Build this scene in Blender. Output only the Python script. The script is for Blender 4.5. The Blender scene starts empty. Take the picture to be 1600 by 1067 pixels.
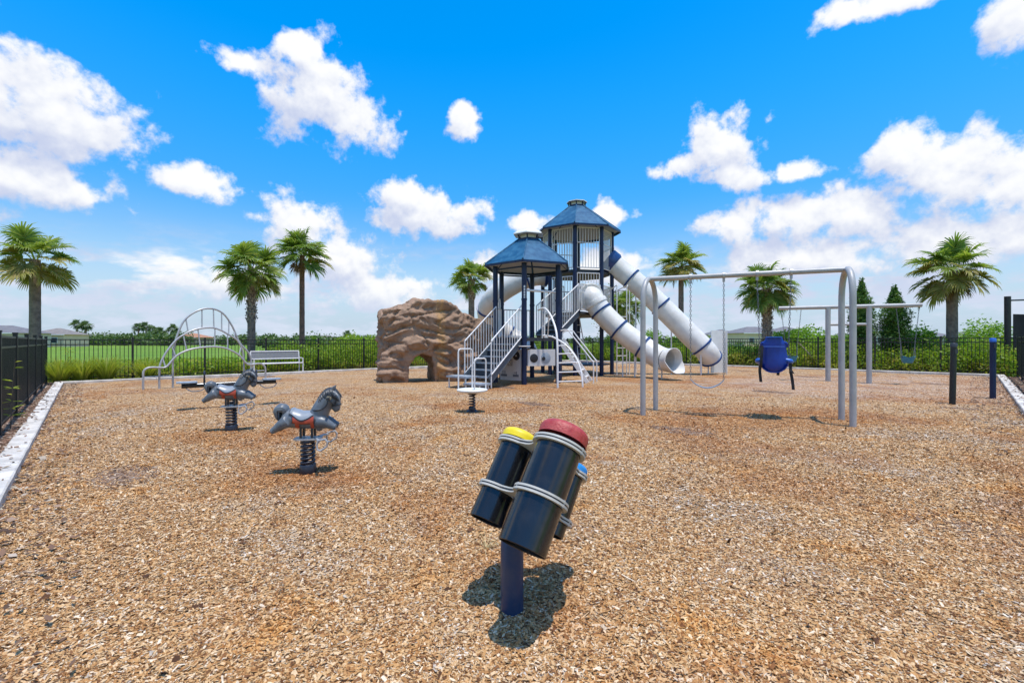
import bpy, math, random
import numpy as np
from mathutils import Vector, Matrix, noise as mnoise

random.seed(7)
rng = np.random.default_rng(7)
R = math.radians
scene = bpy.context.scene
COL = scene.collection

# ------------------------------------------------------------------ camera
cam_d = bpy.data.cameras.new("camera")
cam_d.lens = 16.0
cam_d.sensor_width = 36.0
cam_d.clip_start = 0.05
cam_d.clip_end = 4000
cam = bpy.data.objects.new("camera", cam_d)
cam.location = (0, 0, 1.3)
cam.rotation_euler = (R(90), 0, 0)
COL.objects.link(cam)
scene.camera = cam

# ------------------------------------------------------------------ light
SUN_EL, SUN_AZ = 79.0, 146.0     # azimuth clockwise from +Y (view direction)
SUN_STRENGTH = 4.4
SKY_STRENGTH = 0.12
EXPOSURE = 0.0

scene.view_settings.view_transform = 'Standard'
scene.view_settings.look = 'None'
scene.view_settings.gamma = 1.0
scene.view_settings.use_curve_mapping = False
scene.view_settings.exposure = EXPOSURE

sun_d = bpy.data.lights.new("sun", 'SUN')
sun_d.energy = SUN_STRENGTH
sun_d.angle = R(0.53)
sun_d.color = (1.0, 0.965, 0.91)
scene.cycles.adaptive_threshold = 0.02
scene.cycles.max_bounces = 5
scene.cycles.diffuse_bounces = 2
scene.cycles.glossy_bounces = 2
scene.cycles.transmission_bounces = 2
sun = bpy.data.objects.new("sun", sun_d)
sdir = Vector((math.sin(R(SUN_AZ)) * math.cos(R(SUN_EL)), math.cos(R(SUN_AZ)) * math.cos(R(SUN_EL)), math.sin(R(SUN_EL))))
sun.rotation_euler = sdir.to_track_quat('Z', 'Y').to_euler()
sun.location = (0, 0, 30)
COL.objects.link(sun)

world = bpy.data.worlds.new("World")
scene.world = world
world.use_nodes = True


class NT:
    """tiny node-graph helper"""
    def __init__(self, tree):
        self.t = tree
        self.n = tree.nodes
        self.l = tree.links

    def add(self, typ, **kw):
        nd = self.n.new(typ)
        for k, v in kw.items():
            setattr(nd, k, v)
        return nd

    def put(self, sock, v):
        if v is None:
            return
        if isinstance(v, bpy.types.NodeSocket):
            self.l.new(v, sock)
        else:
            if isinstance(v, tuple) and len(v) == 3 and len(getattr(sock, 'default_value', ())) == 4:
                v = (*v, 1.0)
            sock.default_value = v

    def math(self, op, a, b=None, c=None, clamp=False):
        nd = self.add('ShaderNodeMath', operation=op, use_clamp=clamp)
        self.put(nd.inputs[0], a)
        self.put(nd.inputs[1], b)
        self.put(nd.inputs[2], c)
        return nd.outputs[0]

    def vmath(self, op, a, b=None, out=0):
        nd = self.add('ShaderNodeVectorMath', operation=op)
        self.put(nd.inputs[0], a)
        if b is not None:
            if op == 'SCALE':
                self.put(nd.inputs['Scale'], b)
            else:
                self.put(nd.inputs[1], b)
        return nd.outputs['Value'] if op in ('LENGTH', 'DOT_PRODUCT', 'DISTANCE') else nd.outputs[0]

    def mix(self, f, a, b, typ='MIX'):
        nd = self.add('ShaderNodeMix', data_type='RGBA', blend_type=typ)
        self.put(nd.inputs[0], f)
        self.put(nd.inputs[6], a)
        self.put(nd.inputs[7], b)
        return nd.outputs[2]

    def ss(self, v, lo, hi, a=0.0, b=1.0):
        nd = self.add('ShaderNodeMapRange', interpolation_type='SMOOTHSTEP')
        self.put(nd.inputs[0], v)
        for i, x in zip((1, 2, 3, 4), (lo, hi, a, b)):
            self.put(nd.inputs[i], x)
        return nd.outputs[0]

    def noise(self, vec, scale, detail=4, rough=0.55, dist=0.0, lac=2.0):
        nd = self.add('ShaderNodeTexNoise')
        if vec is not None:
            self.put(nd.inputs['Vector'], vec)
        nd.inputs['Scale'].default_value = scale
        nd.inputs['Detail'].default_value = detail
        nd.inputs['Roughness'].default_value = rough
        nd.inputs['Distortion'].default_value = dist
        nd.inputs['Lacunarity'].default_value = lac
        return nd

    def ramp(self, f, stops, mode='LINEAR'):
        nd = self.add('ShaderNodeValToRGB')
        cr = nd.color_ramp
        cr.interpolation = mode
        while len(cr.elements) < len(stops):
            cr.elements.new(0.5)
        for e, (p, c) in zip(cr.elements, stops):
            e.position = p
            e.color = (*c, 1.0)
        self.put(nd.inputs[0], f)
        return nd.outputs[0]


def build_world():
    nt = NT(world.node_tree)
    nt.n.clear()
    # cloud density as a function of direction (azimuth, elevation in degrees)
    g = bpy.data.node_groups.new("cloud_density", 'ShaderNodeTree')
    g.interface.new_socket("Dir", in_out='INPUT', socket_type='NodeSocketVector')
    g.interface.new_socket("Density", in_out='OUTPUT', socket_type='NodeSocketFloat')
    g.interface.new_socket("Relief", in_out='OUTPUT', socket_type='NodeSocketFloat')
    q = NT(g)
    gi = q.add('NodeGroupInput')
    go = q.add('NodeGroupOutput')
    d = gi.outputs[0]
    sep = q.add('ShaderNodeSeparateXYZ')
    q.put(sep.inputs[0], d)
    az = q.math('MULTIPLY', q.math('ARCTAN2', sep.outputs[0], sep.outputs[1]), 180 / math.pi)
    el = q.math('MULTIPLY', q.math('ARCSINE', sep.outputs[2]), 180 / math.pi)
    comb = q.add('ShaderNodeCombineXYZ')
    q.put(comb.inputs[0], az)
    q.put(comb.inputs[1], el)
    # (azimuth, elevation, half width, half height, softness weight)
    blobs = [
        (-45.0, 19.4, 6.2, 4.2), (-50.5, 19.8, 5.5, 4.2), (-46.5, 13.9, 5.8, 2.2), (-53, 13, 5, 3.4),
        (-23.4, 26.4, 6.4, 4.4), (-19.4, 24.6, 5.4, 3.4), (-29.8, 27.9, 3.6, 1.5), (-24.9, 30.0, 3.0, 1.8),
        (-6.0, 25.6, 2.0, 2.1), (-34.6, 15.9, 3.6, 1.8),
        (-10.0, 15.2, 7.2, 3.0), (-13.2, 17.3, 3.8, 2.4),
        (-25.5, 12.6, 4.2, 3.4), (-20.5, 9.5, 5.8, 3.6), (-16.5, 6.2, 8.0, 2.6), (-30.0, 6.5, 6.0, 2.0),
        (24.4, 21.0, 3.9, 3.6), (20.6, 20.0, 3.2, 1.5), (25.6, 18.4, 3.6, 2.0),
        (40.8, 17.2, 3.4, 3.2), (43.9, 14.6, 5.2, 3.6), (47.5, 12.8, 4.0, 3.2), (31.5, 13.2, 4.2, 2.6), (25.9, 13.2, 3.4, 2.2), (36.5, 12.6, 4.0, 3.0),
        (33.0, 9.0, 9.0, 2.8), (45.5, 8.8, 8.0, 3.4), (31.8, 17.6, 3.0, 1.2),
        (39.5, 30.0, 5.2, 1.4), (48.5, 25.2, 2.6, 2.8),
        (12.8, 15.1, 3.4, 1.8), (2.6, 14.6, 3.4, 1.6), (12.0, 8.8, 5.0, 2.2), (0.0, 9.0, 5.5, 2.0),
        # the same kind of fair-weather cloud goes on round the rest of the sky
        (82, 22, 13, 6), (112, 15, 13, 5), (138, 27, 13, 7), (168, 17, 13, 5),
        (-78, 25, 12, 6), (-108, 17, 12, 6), (-138, 28, 13, 7), (-168, 14, 11, 5),
        (15, 55, 12, 7), (-120, 55, 18, 8), (110, 55, 18, 8),
    ]
    cur = None
    cup = None
    comb2 = q.vmath('ADD', comb.outputs[0], (1.2, 2.6, 0))
    for (a, e, ra, re) in blobs:
        nd = q.add('ShaderNodeVectorMath', operation='MULTIPLY_ADD')
        q.put(nd.inputs[0], comb.outputs[0])
        ra, re = ra * 1.12, re * 1.12
        nd.inputs[1].default_value = (1 / ra, 1 / re, 0)
        nd.inputs[2].default_value = (-a / ra, -e / re, 0)
        ln = q.vmath('LENGTH', nd.outputs[0])
        if cur is None:
            cur = ln
        else:
            nd = q.add('ShaderNodeMath', operation='SMOOTH_MIN')
            q.put(nd.inputs[0], cur)
            q.put(nd.inputs[1], ln)
            nd.inputs[2].default_value = 0.25
            cur = nd.outputs[0]
        if abs(a) < 62:
            nd = q.add('ShaderNodeVectorMath', operation='MULTIPLY_ADD')
            q.put(nd.inputs[0], comb2)
            nd.inputs[1].default_value = (1 / ra, 1 / re, 0)
            nd.inputs[2].default_value = (-a / ra, -e / re, 0)
            ln = q.vmath('LENGTH', nd.outputs[0])
            cup = ln if cup is None else q.math('MINIMUM', cup, ln)
    base = q.math('SUBTRACT', 1.0, cur)
    base = q.math('MAXIMUM', base, -1.2)
    n1 = q.noise(d, 19.0, 6, 0.58, 0.0)
    nl = q.noise(d, 8.0, 4, 0.6, 0.3)
    n0 = q.noise(q.vmath('ADD', d, (0.004, 0.0, 0.014)), 19.0, 3, 0.58, 0.0)
    nn = q.math('MULTIPLY', q.math('SUBTRACT', n1.outputs[0], 0.5), 2.2)
    nn = q.math('MULTIPLY_ADD', q.math('SUBTRACT', nl.outputs[0], 0.5), 0.9, nn)
    dens = q.math('ADD', base, nn)
    # thin broken veil towards the horizon
    st = q.vmath('MULTIPLY', d, (1.0, 1.0, 3.2))
    n3 = q.noise(st, 7.0, 5, 0.60, 0.0)
    veil = q.ss(el, 14.0, 4.0)
    vd = q.math('MULTIPLY', veil, q.math('MULTIPLY_ADD', n3.outputs[0], 3.2, -1.40))
    dens = q.math('MAXIMUM', dens, vd)
    q.put(go.inputs[0], dens)
    rel = q.math('MULTIPLY', q.math('SUBTRACT', n1.outputs[0], n0.outputs[0]), 4.0)
    q.put(go.inputs[1], q.math('ADD', q.math('MULTIPLY', rel, 0.6), q.math('SUBTRACT', cup, cur)))

    tc = nt.add('ShaderNodeTexCoord')
    dirv = nt.vmath('NORMALIZE', tc.outputs['Generated'])

    gnode = nt.add('ShaderNodeGroup')
    gnode.node_tree = g
    nt.put(gnode.inputs[0], dirv)
    d0 = gnode.outputs[0]
    sepw = nt.add('ShaderNodeSeparateXYZ')
    nt.put(sepw.inputs[0], dirv)
    alpha = nt.ss(d0, 0.0, 0.48)
    above = nt.ss(sepw.outputs[2], -0.01, 0.02)
    alpha = nt.math('MULTIPLY', alpha, above)
    lit = nt.ss(gnode.outputs[1], -0.75, 0.95)
    ccol = nt.mix(lit, (5.0, 5.5, 7.1), (8.6, 8.6, 8.6))
    ccol = nt.mix(nt.ss(sepw.outputs[2], 0.14, 0.0, 0, 0.75), ccol, (6.0, 6.75, 7.8))
    sky = nt.add('ShaderNodeTexSky')
    sky.sky_type = 'NISHITA'
    sky.sun_disc = False
    sky.sun_elevation = R(SUN_EL)
    sky.sun_rotation = R(SUN_AZ)
    sky.altitude = 0
    sky.air_density = 1.0
    sky.dust_density = 0.6
    sky.ozone_density = 2.5
    hs = nt.add('ShaderNodeHueSaturation')
    hs.inputs['Hue'].default_value = 0.4975
    nt.put(hs.inputs['Saturation'], nt.ss(sepw.outputs[2], 0.0, 0.30, 0.9, 1.5))
    hz = nt.mix(nt.ss(sepw.outputs[2], 0.20, 0.0, 0, 0.8), sky.outputs[0], (3.4, 4.6, 6.2))
    nt.put(hs.inputs['Value'], nt.ss(sepw.outputs[2], 0.0, 0.5, 1.15, 2.35))
    nt.put(hs.inputs['Color'], hz)
    world.cycles.sample_map_resolution = 512
    final = nt.mix(nt.math('MULTIPLY', alpha, 0.97), hs.outputs[0], ccol)
    bg = nt.add('ShaderNodeBackground')
    bg.inputs[1].default_value = SKY_STRENGTH
    nt.put(bg.inputs[0], final)
    out = nt.add('ShaderNodeOutputWorld')
    nt.l.new(bg.outputs[0], out.inputs[0])


build_world()

# ------------------------------------------------------------------ materials
MATS = {}


def mat(name, color=(0.5, 0.5, 0.5), rough=0.5, metal=0.0, spec=0.5, var=0.0, vscale=8.0, bump=0.0, bscale=40.0,
        color2=None, coat=0.0, dirt=None, dirt_amt=0.0):
    m = bpy.data.materials.new(name)
    m.use_nodes = True
    nt = NT(m.node_tree)
    bs = nt.n['Principled BSDF']
    bs.inputs['Roughness'].default_value = rough
    bs.inputs['Metallic'].default_value = metal
    bs.inputs['Specular IOR Level'].default_value = spec
    bs.inputs['Coat Weight'].default_value = coat
    geo = nt.add('ShaderNodeNewGeometry')
    pos = geo.outputs['Position']
    c = (*color, 1.0)
    if var > 0 or color2:
        nz = nt.noise(pos, vscale, 6, 0.6)
        c2 = color2 if color2 else tuple(x * (1 - var) for x in color)
        f = nt.ss(nz.outputs[0], 0.35, 0.68)
        c = nt.mix(f, tuple(color), tuple(c2))
        rr = nt.math('MULTIPLY_ADD', nz.outputs[0], 0.25, rough - 0.1)
        nt.put(bs.inputs['Roughness'], rr)
    if dirt:
        nz = nt.noise(pos, 2.3, 8, 0.7)
        f = nt.math('MULTIPLY', nt.ss(nz.outputs[0], 0.48, 0.72), dirt_amt)
        c = nt.mix(f, c, tuple(dirt))
    nt.put(bs.inputs['Base Color'], c)
    if bump > 0:
        nb = nt.noise(pos, bscale, 5, 0.6)
        b = nt.add('ShaderNodeBump')
        b.inputs['Strength'].default_value = bump
        b.inputs['Distance'].default_value = 0.02
        nt.put(b.inputs['Height'], nb.outputs[0])
        nt.l.new(b.outputs[0], bs.inputs['Normal'])
    MATS[name] = m
    return m


def leaf_mat(name, c1, c2, c3=None, trans=0.35, rough=0.5):
    m = bpy.data.materials.new(name)
    m.use_nodes = True
    nt = NT(m.node_tree)
    bs = nt.n['Principled BSDF']
    out = nt.n['Material Output']
    geo = nt.add('ShaderNodeNewGeometry')
    rnd = geo.outputs['Random Per Island']
    stops = [(0.0, c1), (0.75, c2), (1.0, c3 or c2)]
    col = nt.ramp(rnd, stops)
    nz = nt.noise(geo.outputs['Position'], 0.9, 3, 0.5)
    col = nt.mix(nt.ss(nz.outputs[0], 0.35, 0.7), col, nt.mix(1.0, col, (0.72, 0.78, 0.7), 'MULTIPLY'))
    nt.put(bs.inputs['Base Color'], col)
    bs.inputs['Roughness'].default_value = rough
    bs.inputs['Specular IOR Level'].default_value = 0.35
    tr = nt.add('ShaderNodeBsdfTranslucent')
    nt.put(tr.inputs[0], nt.mix(1.0, col, (1.15, 1.2, 0.6), 'MULTIPLY'))
    mx = nt.add('ShaderNodeMixShader')
    mx.inputs[0].default_value = trans
    nt.l.new(bs.outputs[0], mx.inputs[1])
    nt.l.new(tr.outputs[0], mx.inputs[2])
    nt.l.new(mx.outputs[0], out.inputs[0])
    MATS[name] = m
    return m


M = MATS
mat('navy', (0.007, 0.018, 0.062), 0.40, spec=0.35, var=0.25, vscale=5)
mat('navy_gloss', (0.014, 0.036, 0.088), 0.38, spec=0.35, dirt=(0.10, 0.09, 0.09), dirt_amt=0.4)
mat('roof_blue', (0.009, 0.066, 0.140), 0.45, spec=0.35, color2=(0.028, 0.120, 0.210), vscale=4.5)
mat('roof_under', (0.42, 0.45, 0.50), 0.6)
mat('white_rail', (0.72, 0.69, 0.655), 0.35, var=0.08, vscale=6)
mat('cream', (0.74, 0.72, 0.66), 0.45, var=0.1, vscale=4)
mat('slide', (0.72, 0.695, 0.64), 0.38, spec=0.45, color2=(0.62, 0.59, 0.53), vscale=2.2, dirt=(0.42, 0.32, 0.22), dirt_amt=0.25)
mat('ring_blue', (0.012, 0.045, 0.16), 0.35)
mat('deck_dark', (0.035, 0.040, 0.050), 0.6, var=0.3, vscale=20)
mat('step_grey', (0.10, 0.12, 0.14), 0.55, var=0.3, vscale=12)
mat('plate_grey', (0.30, 0.34, 0.38), 0.5, var=0.2, vscale=10)
mat('panel_grey', (0.58, 0.565, 0.54), 0.5, var=0.12, vscale=4)
mat('panel_mark', (0.13, 0.14, 0.155), 0.6)
mat('black_hole', (0.012, 0.013, 0.016), 0.5)
mat('galv', (0.45, 0.44, 0.43), 0.38, metal=0.25, var=0.18, vscale=9)
mat('steel_grey', (0.40, 0.385, 0.37), 0.45, metal=0.1, var=0.12, vscale=5, dirt=(0.25, 0.2, 0.16), dirt_amt=0.25)
mat('chain', (0.20, 0.20, 0.21), 0.4, metal=0.7)
mat('fence_black', (0.010, 0.010, 0.011), 0.38, spec=0.5, var=0.3, vscale=4)
mat('screen_black', (0.018, 0.018, 0.022), 0.85, var=0.3, vscale=3)
mat('concrete', (0.66, 0.60, 0.52), 0.85, color2=(0.42, 0.38, 0.33), vscale=3.2, bump=0.35, bscale=60, dirt=(0.26, 0.19, 0.13), dirt_amt=0.55)
mat('drum_black', (0.010, 0.011, 0.013), 0.19, spec=0.6, var=0.35, vscale=22, dirt=(0.060, 0.054, 0.048), dirt_amt=0.3)
mat('drum_plate', (0.50, 0.47, 0.41), 0.5, var=0.15, vscale=20)
mat('drum_core', (0.030, 0.032, 0.040), 0.5)
mat('cap_red', (0.36, 0.020, 0.020), 0.42, color2=(0.45, 0.06, 0.05), vscale=26, dirt=(0.30, 0.10, 0.08), dirt_amt=0.5, bump=0.25, bscale=90)
mat('cap_yellow', (0.80, 0.60, 0.010), 0.42, var=0.1, vscale=18)
mat('cap_blue', (0.02, 0.24, 0.60), 0.42, var=0.15, vscale=18)
mat('horse_grey', (0.135, 0.150, 0.165), 0.36, color2=(0.085, 0.095, 0.105), vscale=9, spec=0.5)
mat('horse_light', (0.25, 0.275, 0.30), 0.33, var=0.15, vscale=12)
mat('horse_dark', (0.030, 0.035, 0.042), 0.45, var=0.3, vscale=25)
mat('horse_red', (0.42, 0.060, 0.025), 0.45, var=0.25, vscale=20)
mat('horse_tan', (0.32, 0.26, 0.16), 0.5)
mat('spring', (0.014, 0.014, 0.022), 0.35, spec=0.6)
mat('seat_blue', (0.003, 0.032, 0.27), 0.38, var=0.2, vscale=5)
mat('seat_blue_edge', (0.03, 0.13, 0.50), 0.35)
mat('strap_black', (0.010, 0.010, 0.012), 0.7)
mat('belt_grey', (0.20, 0.24, 0.29), 0.5)
mat('bucket_teal', (0.03, 0.17, 0.23), 0.45)
mat('bench_mesh', (0.24, 0.235, 0.235), 0.55, var=0.15, vscale=30)
mat('stucco_tan', (0.74, 0.55, 0.38), 0.9, var=0.08, vscale=0.6)
mat('stucco_grey', (0.62, 0.52, 0.42), 0.9, var=0.08, vscale=0.6)
mat('stucco_orange', (0.55, 0.38, 0.24), 0.9, var=0.08, vscale=0.6)
mat('roof_grey', (0.17, 0.16, 0.165), 0.85, var=0.2, vscale=1.0)
mat('roof_brown', (0.22, 0.19, 0.17), 0.85, var=0.2, vscale=1.0)
mat('roof_orange', (0.42, 0.20, 0.11), 0.85, var=0.2, vscale=1.0)
mat('glass_dark', (0.03, 0.045, 0.06), 0.15, spec=0.6)
mat('trim_white', (0.72, 0.72, 0.70), 0.6)
mat('bark_palm', (0.24, 0.185, 0.14), 0.95, color2=(0.135, 0.10, 0.075), vscale=7, bump=0.8, bscale=18)
mat('bark_red', (0.22, 0.13, 0.09), 0.95, color2=(0.13, 0.09, 0.07), vscale=7, bump=0.8, bscale=18)
mat('boots', (0.40, 0.34, 0.27), 0.95, color2=(0.16, 0.135, 0.11), vscale=12, bump=0.6, bscale=30)
mat('bark_tree', (0.10, 0.08, 0.06), 0.95, var=0.4, vscale=6)
mat('dead_wood', (0.42, 0.36, 0.28), 0.9, var=0.3, vscale=6)
leaf_mat('frond_green', (0.20, 0.275, 0.045), (0.28, 0.36, 0.065), (0.42, 0.42, 0.12), trans=0.5)
leaf_mat('frond_deep', (0.14, 0.225, 0.04), (0.20, 0.295, 0.055), (0.30, 0.35, 0.08), trans=0.5)
leaf_mat('frond_yellow', (0.30, 0.28, 0.06), (0.40, 0.33, 0.09), (0.44, 0.31, 0.13), trans=0.4)
leaf_mat('frond_brown', (0.22, 0.12, 0.05), (0.30, 0.18, 0.08), (0.16, 0.08, 0.04), trans=0.15)
leaf_mat('vine', (0.20, 0.33, 0.03), (0.31, 0.43, 0.04), (0.48, 0.48, 0.08), trans=0.5)
leaf_mat('vine_lime', (0.17, 0.33, 0.025), (0.26, 0.43, 0.035), (0.38, 0.50, 0.08), trans=0.45)
leaf_mat('croton', (0.52, 0.47, 0.07), (0.33, 0.40, 0.05), (0.60, 0.36, 0.16), trans=0.5)
leaf_mat('cypress', (0.060, 0.150, 0.028), (0.10, 0.21, 0.036), (0.17, 0.27, 0.06), trans=0.35)
leaf_mat('oak', (0.090, 0.170, 0.030), (0.135, 0.220, 0.04), (0.20, 0.27, 0.06), trans=0.4)
leaf_mat('far_leaf', (0.085, 0.140, 0.045), (0.125, 0.185, 0.055), (0.18, 0.23, 0.07), trans=0.3)
leaf_mat('tuft', (0.24, 0.30, 0.03), (0.36, 0.41, 0.05), (0.50, 0.46, 0.10), trans=0.45)
leaf_mat('straw', (0.50, 0.40, 0.20), (0.58, 0.48, 0.26), trans=0.2)


def macro_group():
    """large patches of fresher, redder and greyer chips lying on the playground (world metres)"""
    g = bpy.data.node_groups.new("chip_patches", 'ShaderNodeTree')
    g.interface.new_socket("Color", in_out='INPUT', socket_type='NodeSocketColor')
    g.interface.new_socket("Color", in_out='OUTPUT', socket_type='NodeSocketColor')
    q = NT(g)
    gi, go = q.add('NodeGroupInput'), q.add('NodeGroupOutput')
    geo = q.add('ShaderNodeNewGeometry')
    p = q.vmath('MULTIPLY', geo.outputs['Position'], (1, 1, 0))
    c = gi.outputs[0]
    n1 = q.noise(p, 0.55, 5, 0.6, 0.4)
    n2 = q.noise(p, 1.6, 5, 0.65, 0.5)
    n3 = q.noise(p, 0.9, 4, 0.6, 0.2)
    nj = q.noise(p, 1.1, 4, 0.6, 0.0)
    c = q.mix(q.ss(n1.outputs[0], 0.49, 0.62, 0, 0.9), c, q.mix(1.0, c, (0.84, 0.70, 0.60), 'MULTIPLY'))
    c = q.mix(q.ss(n2.outputs[0], 0.54, 0.68, 0, 0.85), c, q.mix(1.0, c, (1.08, 0.90, 0.62), 'MULTIPLY'))
    c = q.mix(q.ss(n3.outputs[0], 0.50, 0.64, 0, 0.8), c, q.mix(1.0, c, (0.93, 1.04, 1.28), 'MULTIPLY'))
    pj = q.vmath('ADD', p, q.vmath('SCALE', q.vmath('SUBTRACT', nj.outputs['Color'], (0.5, 0.5, 0.5)), 2.0))
    # trodden, redder spots: under the swings, before the tower and round the riders
    red = None
    for (x, y, rx, ry) in [(3.6, 7.6, 2.2, 1.3), (5.2, 7.7, 1.4, 0.9), (-0.3, 9.2, 1.6, 0.9), (1.2, 12.6, 2.6, 1.3), (4.8, 15.2, 2.4, 0.9),
                           (-2.0, 4.3, 0.8, 0.5), (-4.0, 6.4, 1.0, 0.5), (7.6, 16.6, 1.6, 0.7)]:
        v = q.vmath('MULTIPLY', q.vmath('SUBTRACT', pj, (x, y, 0)), (1 / rx, 1 / ry, 0))
        ln = q.vmath('LENGTH', v)
        red = ln if red is None else q.math('MINIMUM', red, ln)
    n5 = q.noise(p, 2.6, 4, 0.6, 0.3)
    c = q.mix(q.ss(n5.outputs[0], 0.60, 0.72, 0, 0.7), c, q.mix(1.0, c, (0.60, 0.55, 0.56), 'MULTIPLY'))
    c = q.mix(q.ss(red, 1.35, 0.45, 0, 0.75), c, q.mix(1.0, c, (0.84, 0.66, 0.50), 'MULTIPLY'))
    # sun-bleached far right corner
    v = q.vmath('MULTIPLY', q.vmath('SUBTRACT', pj, (12.5, 13.5, 0)), (1 / 7.5, 1 / 4.5, 0))
    c = q.mix(q.ss(q.vmath('LENGTH', v), 1.1, 0.7, 0, 0.85), c, q.mix(1.0, c, (1.02, 1.05, 1.26), 'MULTIPLY'))
    q.put(go.inputs[0], c)
    return g


MACRO = macro_group()
CHIP_STOPS = [(0.0, (0.062, 0.028, 0.013)), (0.12, (0.175, 0.076, 0.029)), (0.27, (0.345, 0.163, 0.054)), (0.46, (0.490, 0.266, 0.098)),
              (0.66, (0.580, 0.365, 0.165)), (0.84, (0.70, 0.510, 0.295)), (0.93, (0.78, 0.65, 0.46)), (1.0, (0.41, 0.345, 0.270))]


def mulch_mat(name, stops, scale=55.0, bump=0.9, macro=True, tint=(1, 1, 1)):
    m = bpy.data.materials.new(name)
    m.use_nodes = True
    nt = NT(m.node_tree)
    bs = nt.n['Principled BSDF']
    bs.inputs['Roughness'].default_value = 0.9
    bs.inputs['Specular IOR Level'].default_value = 0.15
    geo = nt.add('ShaderNodeNewGeometry')
    p = geo.outputs['Position']
    nz = nt.noise(p, 9.0, 3, 0.5)
    pw = nt.vmath('ADD', p, nt.vmath('SCALE', nz.outputs['Color'], 0.10))
    cols = []
    hs = []
    for k, (sx, sy) in enumerate(((1.0, 0.42), (0.45, 1.0))):
        vo = nt.add('ShaderNodeTexVoronoi')
        nt.put(vo.inputs['Vector'], nt.vmath('MULTIPLY', pw, (sx, sy, 1.0)))
        vo.inputs['Scale'].default_value = scale
        vo.inputs['Randomness'].default_value = 1.0
        sp = nt.add('ShaderNodeSeparateColor')
        nt.put(sp.inputs[0], vo.outputs['Color'])
        cols.append(sp.outputs[0])
        hs.append(nt.math('SUBTRACT', sp.outputs[1], vo.outputs['Distance']))
    nsel = nt.noise(p, 30.0, 2, 0.5)
    sel = nt.ss(nsel.outputs[0], 0.48, 0.52)
    val = nt.math('ADD', nt.math('MULTIPLY', cols[0], nt.math('SUBTRACT', 1.0, sel)), nt.math('MULTIPLY', cols[1], sel))
    hh = nt.math('ADD', nt.math('MULTIPLY', hs[0], nt.math('SUBTRACT', 1.0, sel)), nt.math('MULTIPLY', hs[1], sel))
    col = nt.ramp(val, stops)
    if macro:
        gm = nt.add('ShaderNodeGroup')
        gm.node_tree = MACRO
        nt.put(gm.inputs[0], col)
        col = gm.outputs[0]
    col = nt.mix(1.0, col, tint, 'MULTIPLY')
    nt.put(bs.inputs['Base Color'], col)
    b = nt.add('ShaderNodeBump')
    b.inputs['Strength'].default_value = bump
    b.inputs['Distance'].default_value = 0.012
    nt.put(b.inputs['Height'], hh)
    nt.l.new(b.outputs[0], bs.inputs['Normal'])
    MATS[name] = m
    return m


mulch_mat('mulch', CHIP_STOPS, 72.0, tint=(0.96, 0.945, 0.97))
mulch_mat('bed_mulch', [(0.0, (0.05, 0.03, 0.02)), (0.35, (0.16, 0.085, 0.05)), (0.7, (0.26, 0.16, 0.10)), (1.0, (0.38, 0.30, 0.23))], 34.0, 1.0, False)


def chip_mat():
    m = bpy.data.materials.new('chips')
    m.use_nodes = True
    nt = NT(m.node_tree)
    bs = nt.n['Principled BSDF']
    bs.inputs['Roughness'].default_value = 0.8
    bs.inputs['Specular IOR Level'].default_value = 0.2
    at = nt.add('ShaderNodeAttribute')
    at.attribute_name = 'chipval'
    col = nt.ramp(at.outputs['Fac'], CHIP_STOPS)
    geo = nt.add('ShaderNodeNewGeometry')
    nz = nt.noise(geo.outputs['Position'], 160, 3, 0.6)
    col = nt.mix(0.5, col, nt.mix(1.0, col, nt.ramp(nz.outputs[0], [(0.3, (0.6, 0.55, 0.5)), (0.7, (1.25, 1.25, 1.25))]), 'MULTIPLY'))
    gm = nt.add('ShaderNodeGroup')
    gm.node_tree = MACRO
    nt.put(gm.inputs[0], col)
    nt.put(bs.inputs['Base Color'], nt.mix(1.0, gm.outputs[0], (0.98, 0.965, 0.99), 'MULTIPLY'))
    MATS['chips'] = m


chip_mat()


def field_mat():
    m = bpy.data.materials.new('field')
    m.use_nodes = True
    nt = NT(m.node_tree)
    bs = nt.n['Principled BSDF']
    bs.inputs['Roughness'].default_value = 0.9
    bs.inputs['Specular IOR Level'].default_value = 0.1
    geo = nt.add('ShaderNodeNewGeometry')
    p = geo.outputs['Position']
    n1 = nt.noise(p, 0.05, 5, 0.6)
    n2 = nt.noise(p, 1.3, 6, 0.7)
    c = nt.mix(nt.ss(n1.outputs[0], 0.35, 0.65), (0.115, 0.215, 0.022), (0.180, 0.270, 0.035))
    c = nt.mix(nt.ss(n2.outputs[0], 0.35, 0.7, 0, 0.6), c, (0.085, 0.15, 0.025))
    nt.put(bs.inputs['Base Color'], c)
    b = nt.add('ShaderNodeBump')
    b.inputs['Distance'].default_value = 0.05
    nt.put(b.inputs['Height'], n2.outputs[0])
    nt.l.new(b.outputs[0], bs.inputs['Normal'])
    MATS['field'] = m


field_mat()


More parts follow.
